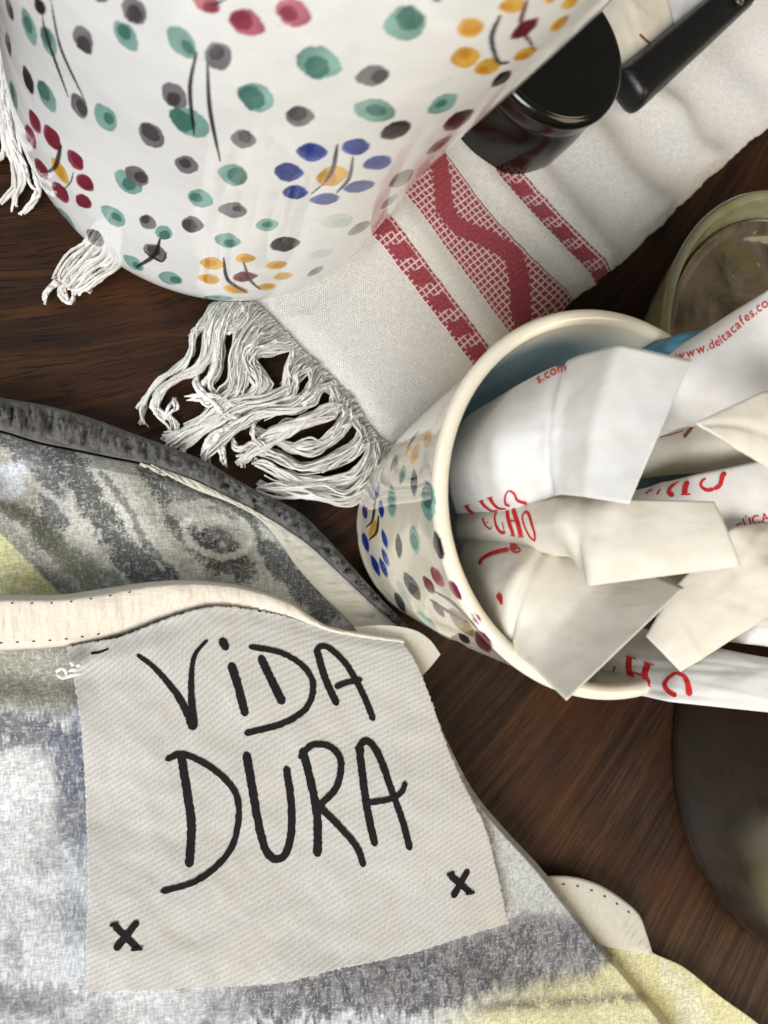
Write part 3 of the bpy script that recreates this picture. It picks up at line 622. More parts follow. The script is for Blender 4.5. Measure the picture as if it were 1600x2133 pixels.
B_TOP = [(-70, 1246), (0, 1238), (120, 1238), (200, 1228), (300, 1213), (380, 1208), (450, 1212), (520, 1224), (600, 1252), (650, 1285), (690, 1306), (760, 1318), (842, 1330)]
B_RIGHT = [(842, 1330), (880, 1420), (930, 1540), (985, 1645), (1050, 1725), (1120, 1800), (1190, 1885), (1250, 1960), (1330, 2050), (1450, 2200)]
def zB(X, Y):
    z = .0120+wr(X, Y, 1.0)
    z = z+.0022*sstep(1330, 1215, Y)
    z = z+.0016*np.exp(-((Y-1480)/60)**2)*sstep(260, 90, X)-.0022*np.exp(-((Y-1400-X*.1)/45)**2)*sstep(260, 60, X)
    z = z-.004*sstep(900, 1300, X)*sstep(1500, 1900, Y)
    z = z+.0012*np.sin((Y*.9-X*.35)/75.0)*sstep(1980, 2080, Y)
    return z
def colB(X, Y):
    n1 = fbm(X/70, Y/70, 4); n2 = fbm(X/12+5, Y/26, 4)+(fbm(X/3.5, Y/14+7, 2)-.5)*.5; n3 = fbm(X/110+9, Y/90+2, 3); n4 = fbm(X/7, Y/30+3, 3)
    c = np.empty(X.shape+(3,)); c[:] = lin(206, 208, 210)
    c = brush(c, sstep(.46, .64, n1)*.75, lin(146, 148, 154)); c = brush(c, sstep(.55, .75, n2)*.6, lin(228, 230, 232))
    e = lambda x0, y0, a, b: np.hypot((X-x0)/a, (Y-y0)/b)+(n2-.5)*1.2+(n1-.5)*.8
    c = brush(c, sstep(1.1, .6, e(40, 1520, 120, 40))*.85, lin(98, 100, 108)); c = brush(c, sstep(1.1, .6, e(150, 1580, 55, 90))*.8, lin(92, 96, 112)); c = brush(c, sstep(1.1, .6, e(150, 1700, 40, 90))*.7, lin(112, 114, 128))
    c = brush(c, sstep(1.1, .6, e(40, 1640, 80, 70))*.8, lin(236, 238, 240)); c = brush(c, sstep(1.1, .5, e(60, 1850, 100, 120))*.5, lin(226, 228, 230)); c = brush(c, sstep(1.1, .6, e(100, 1790, 40, 40))*.5, lin(150, 152, 158))
    c = brush(c, sstep(1490, 1460, Y+(n2-.5)*40)*sstep(500, 300, X), lin(160, 158, 144))
    c = brush(c, sstep(1.0, .5, e(60, 2080, 140, 40))*.6, lin(130, 132, 140))
    # dark brush band under the label
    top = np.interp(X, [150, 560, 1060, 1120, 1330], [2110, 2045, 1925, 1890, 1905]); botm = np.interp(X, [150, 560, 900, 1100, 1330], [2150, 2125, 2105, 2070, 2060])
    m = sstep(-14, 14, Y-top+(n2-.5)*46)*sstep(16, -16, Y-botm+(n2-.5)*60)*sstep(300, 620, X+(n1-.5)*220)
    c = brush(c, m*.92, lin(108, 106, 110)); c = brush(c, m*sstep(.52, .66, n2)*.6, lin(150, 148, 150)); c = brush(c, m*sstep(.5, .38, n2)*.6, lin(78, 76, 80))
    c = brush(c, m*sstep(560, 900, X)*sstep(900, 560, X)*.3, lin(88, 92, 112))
    yl = sstep(1000, 1240, X+(Y-2050)*2.2+(n2-.5)*120)*sstep(2000, 2080, Y+(n2-.5)*40+sstep(1200, 1320, X)*60); c = brush(c, yl*.9, lin(226, 220, 166))
    m2 = np.exp(-((Y-2085-(1200-X)*.06)/14)**2)*sstep(900, 1060, X)*sstep(1370, 1330, X); c = brush(c, m2*sstep(.4, .55, n2+.08)*.8, lin(112, 106, 90))
    c = brush(c, sstep(1000, 1060, X)*sstep(1930, 1880, Y-(X-1150)*.1+(n2-.5)*24), lin(196, 198, 194))
    return c*.78
G = coons(B_TOP, B_RIGHT, [(-70, 2200), (700, 2200), (1450, 2200)], [(-70, 1246), (-70, 2200)], 420, 300)
Z = zB(G[..., 0], G[..., 1])-.004*(1-sstep(0, .02, np.linspace(0, 1, 300)))[:, None]-.0045*sstep(.985, 1, np.linspace(0, 1, 420))[None]
grid_obj('upper_panel', at(G[..., 0], G[..., 1], Z), CLOTH, sh, col=colB(G[..., 0], G[..., 1]), solid=.0006)
T_LOW = [(-70, 1362), (0, 1356), (140, 1346), (250, 1326), (350, 1290), (450, 1268), (560, 1280), (640, 1302), (690, 1318), (760, 1332), (842, 1345)]
tp, GT, PT = ribbon('neck_tape', B_TOP, T_LOW, TAPE, lambda X, Y: zB(X, Y)+.0004, .0016, 420, 26, sh, .0005, .001, roll=.004)
bvt = BVHTree.FromPolygons([Vector(p) for p in PT.reshape(-1, 3)], gfaces(*PT.shape[:2]).tolist()); zft = zfrom(bvt, .014)
T1, T2 = crv(B_TOP, 200), crv(T_LOW, 200)
stitches(tp, None, zft, [tuple(p) for p in (T1*.14+T2*.86)[:70:5]], 2, 34, 5, STITCH, .00013)
stitches(tp, None, zft, [tuple(p) for p in (T1*.84+T2*.16)[:80:5]], 12, 41, 4, STITCH, .00012)
# little folded-over white corner beside the cup
G = coons([(738, 1306), (800, 1302), (860, 1311), (895, 1332), (918, 1363)], [(918, 1363), (900, 1386), (880, 1408)], [(770, 1350), (830, 1370), (880, 1408)], [(738, 1306), (750, 1330), (770, 1350)], 60, 40)
grid_obj('folded_corner', at(G[..., 0], G[..., 1], .0108+.0012*np.sin(np.linspace(0, 3, 60))[None]+0*G[..., 0]), FACING, sh, solid=.0006)
# lower layer peeping out bottom right
G = coons([(1090, 1828), (1180, 1826), (1240, 1840), (1290, 1870), (1330, 1905), (1347, 1950), (1357, 1982), (1425, 2015), (1500, 2075), (1580, 2133), (1680, 2220)], [(1680, 2220), (1500, 2230)], [(1000, 2100), (1200, 2220), (1500, 2230)], [(1090, 1828), (1000, 2100)], 260, 90)
X, Y = G[..., 0], G[..., 1]; n2 = fbm(X/20, Y/30, 4)
c = np.empty(X.shape+(3,)); c[:] = lin(228, 222, 168)
c = brush(c, sstep(30, 0, abs(X-1430-(Y-2080)*.3+(n2-.5)*30)-16)*.8, lin(224, 220, 192)); c = brush(c, sstep(.5, .7, fbm(X/80, Y/80))*.4, lin(196, 186, 104))
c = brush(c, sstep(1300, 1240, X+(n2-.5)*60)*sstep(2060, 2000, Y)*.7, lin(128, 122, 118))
cl = grid_obj('lower_layer', at(X, Y, .0036+wr(X, Y, .8)*sstep(0, .15, np.linspace(0, 1, 90))[:, None]), CLOTH, sh, col=c*.8, solid=.0006)
fc, GF, PF = ribbon('shoulder_facing', [(1085, 1828), (1180, 1825), (1240, 1839), (1290, 1868), (1331, 1904), (1349, 1950), (1359, 1983)], [(1090, 1930), (1150, 1945), (1200, 1958), (1240, 1968), (1280, 1976), (1320, 1982), (1352, 1989)], FACING, lambda X, Y: .0046+wr(X, Y, .4), .0004, 120, 20, sh, .0006)
bvf = BVHTree.FromPolygons([Vector(p) for p in PF.reshape(-1, 3)], gfaces(*PF.shape[:2]).tolist())
fr = crv([(1085, 1828), (1180, 1825), (1240, 1839), (1290, 1868), (1331, 1904), (1349, 1950), (1359, 1983)], 50)*.86+crv([(1090, 1930), (1150, 1945), (1200, 1958), (1240, 1968), (1280, 1976), (1320, 1982), (1352, 1989)], 50)*.14
stitches(fc, None, zfrom(bvf, .005), [tuple(p) for p in fr[12:42:3]], 2, 30, 5, STITCH, .00018)

# neck label
L_TOP = [(138, 1347), (250, 1326), (350, 1289), (450, 1264), (560, 1276), (690, 1309), (760, 1320), (835, 1330)]
L_RIGHT = [(835, 1330), (862, 1372), (885, 1420), (920, 1520), (960, 1620), (1010, 1720), (1040, 1830), (1060, 1923)]
L_BOT = [(176, 2066), (400, 2058), (580, 2048), (700, 2020), (860, 1985), (960, 1953), (1060, 1923)]
L_LEFT = [(138, 1347), (160, 1450), (172, 1560), (180, 1700), (182, 1850), (178, 1960), (176, 2066)]
nL, mL = 220, 200
G = coons(L_TOP, L_RIGHT, L_BOT, L_LEFT, nL, mL)
# frayed edges
eg = np.minimum(np.minimum(np.arange(nL), nL-1-np.arange(nL))[None], np.minimum(np.arange(mL), mL-1-np.arange(mL))[:, None]) == 0
G = G+eg[..., None]*np.stack([_rng.normal(0, 1.3, eg.shape), _rng.normal(0, 1.0, eg.shape)], -1)
st_ = np.linspace(0, 1, nL)[None]; tt_ = np.linspace(0, 1, mL)[:, None]
Zl = zB(G[..., 0], G[..., 1])+.0021+.0016*np.exp(-((st_-.45)/.35)**2)*(1-tt_)**2+.0012*np.sin(3.1*tt_)*st_+.0005*np.sin(7*st_+2*tt_)
Zl = Zl-.0008*sstep(.06, 0, tt_)
PL = at(G[..., 0], G[..., 1], Zl)
uvL = np.stack([st_*62+0*tt_, tt_*56+0*st_], -1)
lab = grid_obj('neck_label', PL, LABELM, sh, uv=uvL, solid=.0005)
lab['label'] = 'cream woven neck label lettered VIDA DURA in black'
bvl = BVHTree.FromPolygons([Vector(p) for p in PL.reshape(-1, 3)], gfaces(mL, nL).tolist())
EYE = Vector((0, 0, H))
def cast(bvh, x, y, off):
    d = (Vector(at(x, y, 0.0))-EYE).normalized()
    h, nn, i, dist = bvh.ray_cast(EYE, d)
    if h is None: return None
    if nn.dot(d) > 0: nn = -nn
    return h+nn*off
def decal(name, polys, bvh, off, mat, parent, thick=.0):
    """polys: list of (verts_px, faces); every vertex is laid on the surface along its own normal"""
    V, Fc = [], []
    for vs, fs in polys:
        P = [cast(bvh, x, y, off) for x, y in vs]; b = len(V)
        V += [p if p is not None else Vector((0, 0, 0)) for p in P]
        for f in fs:
            if all(P[i] is not None for i in f): Fc.append([b+i for i in f])
    if not Fc: return None
    me = bpy.data.meshes.new(name); me.from_pydata([tuple(v) for v in V], [], Fc)
    bm_ = bmesh.new(); bm_.from_mesh(me); lo = [v for v in bm_.verts if not v.link_faces]; bmesh.ops.delete(bm_, geom=lo, context='VERTS')
    bmesh.ops.recalc_face_normals(bm_, faces=bm_.faces); bm_.to_mesh(me); bm_.free()
    o = link(name, me, mat, parent)
    if thick:
        m = o.modifiers.new('solid', 'SOLIDIFY'); m.thickness = thick; m.offset = 0
    return o
def stroke_poly(pts, w0, w1=None, n=36, rough=0.0, cap=True, wf=None):
    Q = crv(pts, n); T = np.gradient(Q, axis=0); T /= np.linalg.norm(T, axis=1)[:, None]+1e-9; N = np.stack([-T[:, 1], T[:, 0]], -1)
    t = np.linspace(0, 1, n); w_ = np.interp(t, [0, 1], [w0, w1 if w1 is not None else w0])/2
    if wf is not None: w_ = wf(t, T)/2
    if cap:
        L = np.r_[0, np.cumsum(np.hypot(*np.diff(Q, axis=0).T))]; e = np.minimum(L, L[-1]-L); w_ = w_*np.sqrt(np.clip(.12+e/(w_+1e-6), 0, 1))
    r1 = 1+_rng.normal(0, rough, n); r2 = 1+_rng.normal(0, rough, n)
    k = np.array([1, .5, 0, -.5, -1])[None, :, None]
    V = Q[:, None]+N[:, None]*(w_*1)[:, None, None]*k*np.where(k > 0, r1[:, None, None], r2[:, None, None])
    return V.reshape(-1, 2).tolist(), gfaces(n, 5).tolist()
def lz(L): return [(x/1.4545, 1200+y/1.4545) for x, y in L]
K = 1/1.4545
LETTERS = [[([(415, 237), (470, 280), (530, 350), (565, 410), (587, 466)], 12, 24), ([(588, 464), (580, 370), (580, 290), (592, 235), (628, 193)], 24, 9)],
 [([(698, 262), (720, 330), (744, 424)], 24, 22), ([(669, 188), (678, 206), (688, 224)], 26, 20)],
 [([(787, 240), (815, 300), (858, 388)], 22, 24), ([(753, 213), (850, 232), (920, 275), (948, 330), (930, 395), (860, 445), (740, 477)], 15, 19)],
 [([(957, 217), (985, 310), (1022, 392)], 20, 20), ([(955, 220), (990, 214), (1050, 270), (1100, 360), (1132, 438)], 16, 18), ([(1013, 337), (1050, 322), (1097, 312)], 17, 15)],
 [([(548, 540), (566, 650), (580, 760), (572, 882)], 24, 24), ([(500, 556), (555, 540), (640, 580), (710, 650), (722, 740), (690, 840), (600, 920), (486, 956)], 18, 17)],
 [([(745, 532), (765, 650), (785, 760), (805, 830), (832, 857), (862, 845), (880, 790), (882, 690), (866, 575)], 24, 20)],
 [([(915, 520), (938, 610), (960, 720), (962, 850)], 22, 24), ([(905, 552), (945, 512), (1000, 517), (1032, 562), (1018, 640), (962, 700)], 18, 19), ([(965, 695), (1030, 760), (1080, 820), (1102, 880)], 20, 18)],
 [([(1087, 508), (1100, 620), (1115, 720), (1137, 818)], 22, 20), ([(1083, 520), (1112, 499), (1148, 545), (1188, 655), (1217, 735), (1242, 830)], 20, 18), ([(1103, 688), (1180, 675), (1215, 655), (1228, 622)], 17, 15)],
 [([(343, 1055), (422, 1132)], 20, 20), ([(418, 1044), (348, 1132)], 18, 22), ([(332, 1058), (360, 1050)], 10, 10), ([(396, 1130), (432, 1126)], 10, 10)],
 [([(1360, 902), (1428, 962)], 20, 18), ([(1418, 888), (1370, 974)], 16, 18), ([(1352, 906), (1376, 896)], 9, 9), ([(1408, 962), (1436, 956)], 9, 9)],
 [([(276, 235), (305, 230), (330, 220)], 8, 5)], [([(1066, 174), (1085, 177), (1102, 181)], 8, 7)]]
for lt in LETTERS:
    for j, (pts, a, b) in enumerate(lt):
        decal('letter', [stroke_poly(lz(pts), a*K*1.1, b*K*1.1, 70, .07)], bvl, .00012+.00006*j, INK, lab)
# a tuft of loose white thread at the label's edge
for pts in ([(118, 1398), (130, 1392), (138, 1402), (128, 1412), (146, 1408), (168, 1402)], [(120, 1404), (128, 1410), (140, 1398), (160, 1394)], [(148, 1380), (158, 1388), (166, 1384)]):
    Q = crv(pts, 30); V, Fc = tube(at(Q[:, 0], Q[:, 1], .0172+.0006*np.sin(np.linspace(0, 9, 30))), .00035, 6); link('loose_thread', raw_mesh('loose_thread', V, Fc), THREAD, lab)

# ------------------------------------------------------------------ sugar packets
def packet(name, rows, mat, thick, label, n=70, m=36, group='sugar packets standing in the cup', wr_amp=.0005, flap_from=None, seed=1, flat_from=None):
    """rows along the packet, each 3 control points (px,py,z) across its width -> pillow-shaped paper sleeve"""
    R = np.array(rows, float); L = []
    if flat_from is not None:
        mid = (R[flat_from:, 0]+R[flat_from:, 2])/2; R[flat_from:, 1] = R[flat_from:, 1]*.3+mid*.7; R[flat_from:, 1, 2] = mid[:, 2]+.0006
    seg = np.linalg.norm(np.diff(R[:, 1, :2], axis=0), axis=1); kn = np.r_[0, np.cumsum(seg)]/seg.sum()
    for j in range(3):
        lp = np.stack([np.interp(np.linspace(0, 1, n), kn, R[:, j, q_]) for q_ in range(3)], -1)
        for _ in range(2): lp[1:-1] = (lp[:-2]+2*lp[1:-1]+lp[2:])/4
        L.append(lp)
    L = np.array(L)                                   # 3,n,3
    v = np.linspace(0, 1, m)[None, :, None]
    Q = L[0][:, None]*(1-v)*(1-2*v)+L[1][:, None]*4*v*(1-v)+L[2][:, None]*v*(2*v-1)
    S = at(Q[..., 0], Q[..., 1], Q[..., 2])
    du = np.gradient(S, axis=0); dv = np.gradient(S, axis=1); N = np.cross(du, dv); N /= np.linalg.norm(N, axis=-1)[..., None]+1e-12
    if N[..., 2].mean() < 0: N = -N
    uu = np.linspace(0, 1, n)[:, None]; vv = np.linspace(-1, 1, m)[None]
    body = np.ones_like(uu) if flap_from is None else sstep(flap_from+.06, flap_from-.22, uu)
    th = thick*(body*.97+.03)*np.sqrt(np.maximum(0, 1-vv**2))*np.ones_like(uu)
    k1 = seed*13.7
    wk = wr_amp*.55*((fbm(uu*4+k1, vv*1.3+k1, 2)-.5)*1.6)
    rc_ = random.Random(seed*31)
    for q_ in range(9):                               # straight creases in the paper
        cu_, cv_, an_ = rc_.uniform(.1, .95), rc_.uniform(-.8, .8), rc_.uniform(0, math.pi)
        dn = (uu-cu_)*2.4*math.cos(an_)+(vv-cv_)*math.sin(an_); dl = -(uu-cu_)*2.4*math.sin(an_)+(vv-cv_)*math.cos(an_)
        wk = wk+rc_.uniform(-.00032, .00032)*np.maximum(0, 1-abs(dn)/rc_.uniform(.08, .3))*np.maximum(0, 1-(dl/rc_.uniform(.5, 1.3))**2)*(.35+.65*body)
    if flap_from is not None:
        wk = wk-.0006*np.exp(-((uu-flap_from+.02*vv)/.02)**2)
    top = S+N*(th*.62+wk)[..., None]; botm = S-N*(th*.38-wk+.00012)[..., None]
    V = np.vstack([top.reshape(-1, 3), botm.reshape(-1, 3)]); k = n*m
    f1 = gfaces(n, m); f2 = gfaces(n, m)[:, ::-1]+k
    idx = lambda i, j: i*m+j
    side = []
    for i in range(n-1):
        side += [[idx(i+1, 0), idx(i, 0), idx(i, 0)+k, idx(i+1, 0)+k], [idx(i, m-1), idx(i+1, m-1), idx(i+1, m-1)+k, idx(i, m-1)+k]]
    for j in range(m-1):
        side += [[idx(0, j), idx(0, j+1), idx(0, j+1)+k, idx(0, j)+k], [idx(n-1, j+1), idx(n-1, j), idx(n-1, j)+k, idx(n-1, j+1)+k]]
    me = raw_mesh(name, V, np.vstack([f1, f2, np.array(side)]))
    b_ = bmesh.new(); b_.from_mesh(me); bmesh.ops.recalc_face_normals(b_, faces=b_.faces); b_.to_mesh(me); b_.free()
    o = link(name, me, mat); tag(o, label, 'sugar packet', group)
    bvh = BVHTree.FromPolygons([Vector(p) for p in V], np.vstack([f1, f2]).tolist())
    return o, bvh
p1, h1 = packet('sugar_packet', [[(955, 1080, .040), (945, 960, .048), (985, 860, .042)], [(1060, 1068, .058), (1040, 935, .066), (1085, 800, .058)], [(1165, 1030, .071), (1140, 890, .078), (1205, 738, .070)], [(1215, 1035, .076), (1205, 880, .082), (1290, 716, .077)], [(1310, 1050, .081), (1375, 900, .086), (1440, 750, .081)]], PAPER, .0016,
    'big white sugar packet nearest the cup rim, flat end folded towards the middle', flap_from=.46, seed=1, flat_from=2)
p2, h2 = packet('sugar_packet', [[(975, 1165, .036), (955, 1110, .042), (965, 1062, .040)], [(1090, 1160, .054), (1075, 1090, .060), (1085, 1035, .058)], [(1190, 1160, .067), (1170, 1090, .073), (1200, 1020, .070)], [(1222, 1222, .075), (1222, 1135, .079), (1275, 1038, .076)], [(1545, 1180, .083), (1525, 1112, .085), (1488, 1045, .081)]], PAPER2, .0014,
    'sugar packet lettered in red whose blank end lies across the middle of the cup', flap_from=.44, seed=2, flat_from=3)
p3, h3 = packet('sugar_packet', [[(985, 1320, .044), (965, 1180, .045), (990, 1100, .042)], [(1045, 1335, .058), (1070, 1210, .064), (1130, 1120, .060)], [(1105, 1385, .066), (1170, 1290, .071), (1290, 1160, .066)], [(1180, 1460, .073), (1300, 1345, .076), (1425, 1225, .072)]], PAPER2, .0013,
    'sugar packet hanging furthest over the front rim with a pointed corner', flap_from=.36, seed=3, flat_from=2)
p4, h4 = packet('sugar_packet', [[(1418, 1400, .0655), (1380, 1362, .066), (1345, 1325, .0655)], [(1520, 1335, .068), (1460, 1270, .070), (1400, 1230, .067)], [(1640, 1262, .070), (1590, 1170, .074), (1525, 1098, .070)], [(1760, 1180, .066), (1720, 1110, .07), (1660, 1080, .066)]], PAPER2, .0008,
    'blank sugar packet half hidden under the pointed one, square corner downwards', seed=4, flat_from=0)
p5, h5 = packet('sugar_packet', [[(1225, 1425, .050), (1255, 1365, .053), (1320, 1300, .050)], [(1395, 1462, .0662), (1420, 1400, .0655), (1440, 1340, .063)], [(1600, 1484, .070), (1605, 1430, .071), (1610, 1372, .069)], [(1760, 1505, .072), (1760, 1450, .073), (1760, 1390, .071)]], PAPER, .0008,
    'lowest sugar packet, lying over the rim at the bottom edge of the cup', seed=5, flat_from=1)
p6, h6 = packet('sugar_packet', [[(1240, 960, .040), (1220, 860, .042), (1310, 765, .042)], [(1420, 890, .062), (1400, 800, .069), (1405, 727, .066)], [(1600, 880, .076), (1590, 720, .084), (1600, 604, .079)], [(1760, 800, .082), (1740, 660, .088), (1760, 500, .082)]], PAPER, .0010,
    'sugar packet with a red web address along its upper edge', seed=6, flat_from=2)
p7, h7 = packet('sugar_packet', [[(1545, 942, .088), (1500, 912, .089), (1449, 880, .088)], [(1640, 1000, .088), (1612, 905, .090), (1590, 815, .088)], [(1760, 1030, .086), (1740, 900, .088), (1720, 790, .086)]], PAPER2, .0004,
    'cream blank packet end coming in from the right edge, above the web address packet\'s fold', seed=7, flat_from=0)
p8, h8 = packet('sugar_packet', [[(1290, 1200, .052), (1280, 1110, .056), (1290, 1030, .052)], [(1450, 1190, .063), (1440, 1100, .069), (1440, 990, .064)], [(1610, 1190, .067), (1610, 1080, .073), (1605, 955, .068)], [(1760, 1180, .07), (1760, 1060, .076), (1760, 930, .07)]], PAPER, .0009,
    'packet at the right edge with two large red letters beside small red print', seed=8, flat_from=1)
p9, h9 = packet('sugar_packet', [[(1270, 1000, .046), (1270, 950, .048), (1290, 880, .046)], [(1440, 985, .056), (1440, 930, .059), (1440, 860, .056)], [(1620, 980, .062), (1620, 900, .066), (1620, 800, .062)]], PAPER2, .002,
    'shaded packet deep in the cup between the lettered ones', seed=9)
p10, h10 = packet('sugar_packet', [[(1270, 790, .046), (1265, 765, .047), (1285, 738, .046)], [(1400, 755, .0650), (1395, 728, .0662), (1392, 703, .0650)], [(1520, 730, .070), (1515, 700, .071), (1500, 682, .070)]], BLUEP, .0010,
    'blue edged packet poking out behind the web address packet', seed=10)
# fillers lower in the cup, seen only as glimpses between the others
p11, h11 = packet('sugar_packet', [[(1150, 1300, .030), (1150, 1200, .032), (1180, 1120, .030)], [(1300, 1290, .046), (1300, 1180, .048), (1330, 1080, .046)], [(1450, 1280, .058), (1450, 1180, .060), (1450, 1080, .058)]], PAPER2, .002,
    'packet buried under the others in the middle of the cup', seed=11)
p12, h12 = packet('sugar_packet', [[(1470, 1330, .058), (1500, 1260, .06), (1520, 1200, .058)], [(1555, 1342, .066), (1575, 1290, .067), (1590, 1230, .066)], [(1700, 1360, .07), (1710, 1300, .071), (1720, 1240, .07)]], PAPER, .001,
    'small grey-white packet edge at the right margin above the lowest packet', seed=12)

# red print: thick-and-thin serif capitals drawn as strokes, laid on the paper
def thickthin(wmax, wmin):
    return lambda t, T: wmin+(wmax-wmin)*np.abs(T[:, 1])**1.3
def pc(zx, zy, ox, oy, sc, P): return [(ox+x/sc, oy+y/sc) for x, y in P]
SA = lambda P: [(950+x/5.333, 950+y/5.333) for x, y in P]       # from the enlarged crop at (950,950)
def letter(name, strokes, bvh, par, mat=RED, off=.00012):
    for j, (P, a, b) in enumerate(strokes):
        decal(name, [stroke_poly(P, a*1.15, b*1.15, 40, .03)], bvh, off+.00002*j, mat, par)
k5 = 1/5.333
# upper packet: bottoms of L H O
letter('letter', [(SA([(120, 555), (150, 600), (230, 650), (300, 655)]), 34*k5, 14*k5), (SA([(92, 560), (155, 540)]), 12*k5, 10*k5)], h1, p1)
letter('letter', [(SA([(280, 500), (330, 560), (400, 605), (470, 600)]), 34*k5, 10*k5), (SA([(255, 505), (312, 488)]), 10*k5, 10*k5), (SA([(380, 465), (430, 540), (490, 580), (560, 580)]), 34*k5, 10*k5), (SA([(350, 472), (415, 452)]), 10*k5, 10*k5)], h1, p1)
letter('letter', [(SA([(600, 548), (555, 530), (545, 460), (570, 395), (610, 378)]), 26*k5, 12*k5), (SA([(600, 378), (650, 420), (690, 490), (790, 522)]), 20*k5, 30*k5)], h1, p1)
# second packet: E C H O
letter('letter', [(SA([(300, 690), (325, 760), (380, 810), (405, 790)]), 18*k5, 10*k5), (SA([(330, 740), (370, 742)]), 10*k5, 8*k5)], h2, p2)
letter('letter', [(SA([(455, 625), (435, 680), (455, 780), (500, 840), (545, 855)]), 14*k5, 30*k5), (SA([(520, 730), (535, 800), (550, 860)]), 8*k5, 10*k5)], h2, p2)
letter('letter', [(SA([(570, 590), (590, 720), (640, 865)]), 34*k5, 34*k5), (SA([(640, 590), (690, 740), (730, 885)]), 40*k5, 44*k5), (SA([(585, 722), (690, 722)]), 14*k5, 14*k5), (SA([(550, 590), (600, 582)]), 10*k5, 10*k5), (SA([(610, 582), (665, 586)]), 10*k5, 10*k5), (SA([(615, 868), (665, 880)]), 12*k5, 12*k5), (SA([(695, 890), (765, 890)]), 12*k5, 12*k5)], h2, p2)
letter('letter', [(SA([(770, 622), (742, 680), (775, 800), (830, 900), (880, 940)]), 16*k5, 16*k5), (SA([(765, 622), (810, 640), (850, 760), (882, 870), (880, 942)]), 30*k5, 18*k5)], h2, p2)
# third packet: swoosh with a loop and a bar
letter('printed_ornament', [(SA([(630, 935), (640, 990), (625, 1060)]), 64*k5, 66*k5), (SA([(590, 1040), (480, 1062), (380, 1095), (290, 1150), (268, 1210)]), 44*k5, 30*k5), (SA([(630, 1070), (690, 1072), (714, 1045), (690, 1022), (655, 1040)]), 16*k5, 16*k5)], h3, p3)
letter('printed_ornament', [(SA([(470, 1530), (495, 1580), (515, 1650)]), 70*k5, 20*k5)], h3, p3)
# lowest packet: (C) H O, from crop at (1150,1200) scale 3.556
SB = lambda P: [(1150+x/3.556, 1200+y/3.556) for x, y in P]; k3 = 1/3.556
letter('letter', [(SB([(575, 600), (570, 690), (600, 775)]), 40*k3, 38*k3), (SB([(715, 645), (690, 730), (720, 810)]), 44*k3, 38*k3), (SB([(590, 712), (690, 745)]), 12*k3, 12*k3), (SB([(550, 598), (628, 618)]), 9*k3, 9*k3), (SB([(676, 642), (760, 664)]), 9*k3, 9*k3), (SB([(590, 775), (640, 800)]), 8*k3, 6*k3), (SB([(705, 808), (742, 820)]), 8*k3, 6*k3)], h5, p5)
letter('letter', [(SB([(920, 716), (860, 760), (835, 810), (870, 860), (920, 890)]), 22*k3, 34*k3), (SB([(915, 718), (975, 745), (1005, 810), (1015, 890)]), 20*k3, 46*k3)], h5, p5)
letter('letter', [(SB([(465, 670), (460, 710), (480, 735)]), 16*k3, 8*k3)], h5, p5)
# right packet: H O and small print, crop at (1340,560) scale 3.615
SD = lambda P: [(1340+x/3.615, 560+y/3.615) for x, y in P]; k4 = 1/3.615
letter('letter', [(SD([(250, 1615), (205, 1650), (195, 1690), (230, 1712)]), 12*k4, 36*k4), (SD([(340, 1600), (320, 1640), (310, 1700)]), 34*k4, 38*k4), (SD([(285, 1702), (355, 1700)]), 10*k4, 10*k4), (SD([(250, 1614), (275, 1610)]), 9*k4, 7*k4)], h8, p8)
letter('letter', [(SD([(470, 1580), (440, 1600), (435, 1640), (480, 1668), (530, 1660)]), 14*k4, 26*k4), (SD([(530, 1662), (575, 1630), (595, 1560), (622, 1538)]), 24*k4, 34*k4)], h8, p8)
letter('letter', [(SD([(20, 1697), (50, 1672), (75, 1665)]), 12*k4, 8*k4), (SD([(105, 1703), (120, 1680), (132, 1660)]), 14*k4, 8*k4)], h8, p8)

def text_decal(body, path, size, bvh, parent, mat=RED, bold=.012, off=.00012, shear=0.0):
    """each character of `body` a mesh of its own, set along a pixel path (left to right)"""
    Q = crv(path, 300); L = np.r_[0, np.cumsum(np.hypot(*np.diff(Q, axis=0).T))]
    adv = 0.0
    for ch in body:
        cu = bpy.data.curves.new('glyph', 'FONT'); cu.body = ch; cu.size = 1.0; cu.offset = bold; cu.resolution_u = 4
        ob = bpy.data.objects.new('glyph', cu); COL.objects.link(ob); dg = bpy.context.evaluated_depsgraph_get()
        me = ob.evaluated_get(dg).to_mesh(); vs = np.array([v.co[:2] for v in me.vertices]) if len(me.vertices) else np.zeros((0, 2)); fs = [list(p.vertices) for p in me.polygons]
        ob.evaluated_get(dg).to_mesh_clear(); COL.objects.unlink(ob); bpy.data.objects.remove(ob); bpy.data.curves.remove(cu)
        if not len(vs): adv += .3; continue
        wd = vs[:, 0].max()-vs[:, 0].min(); x0 = vs[:, 0].min()
        out = []
        for x, y in vs:
            sx = (adv+x-x0+shear*y)*size
            if sx > L[-1] or sx < 0: out.append((-5000, -5000)); continue
            i = np.searchsorted(L, sx); i = min(max(i, 1), 299); T = Q[i]-Q[i-1]; T = T/np.linalg.norm(T); Nn = np.array([T[1], -T[0]])
            p = np.array([np.interp(sx, L, Q[:, 0]), np.interp(sx, L, Q[:, 1])])+Nn*y*size; out.append(tuple(p))
        decal('letter', [(out, fs)], bvh, off, mat, parent); adv += wd+.09
text_decal('www.deltacafes.com', [(1408, 752), (1440, 744), (1480, 729), (1505, 716), (1530, 694), (1560, 668), (1590, 645), (1620, 625)], 27, h6, p6, shear=.15)
text_decal('s.com', [(1122, 800), (1145, 787), (1172, 775), (1225, 766)], 27, h1, p1, shear=.15)
text_decal('ÚCAR', [(1550, 1098), (1600, 1086), (1680, 1070)], 26, h8, p8)
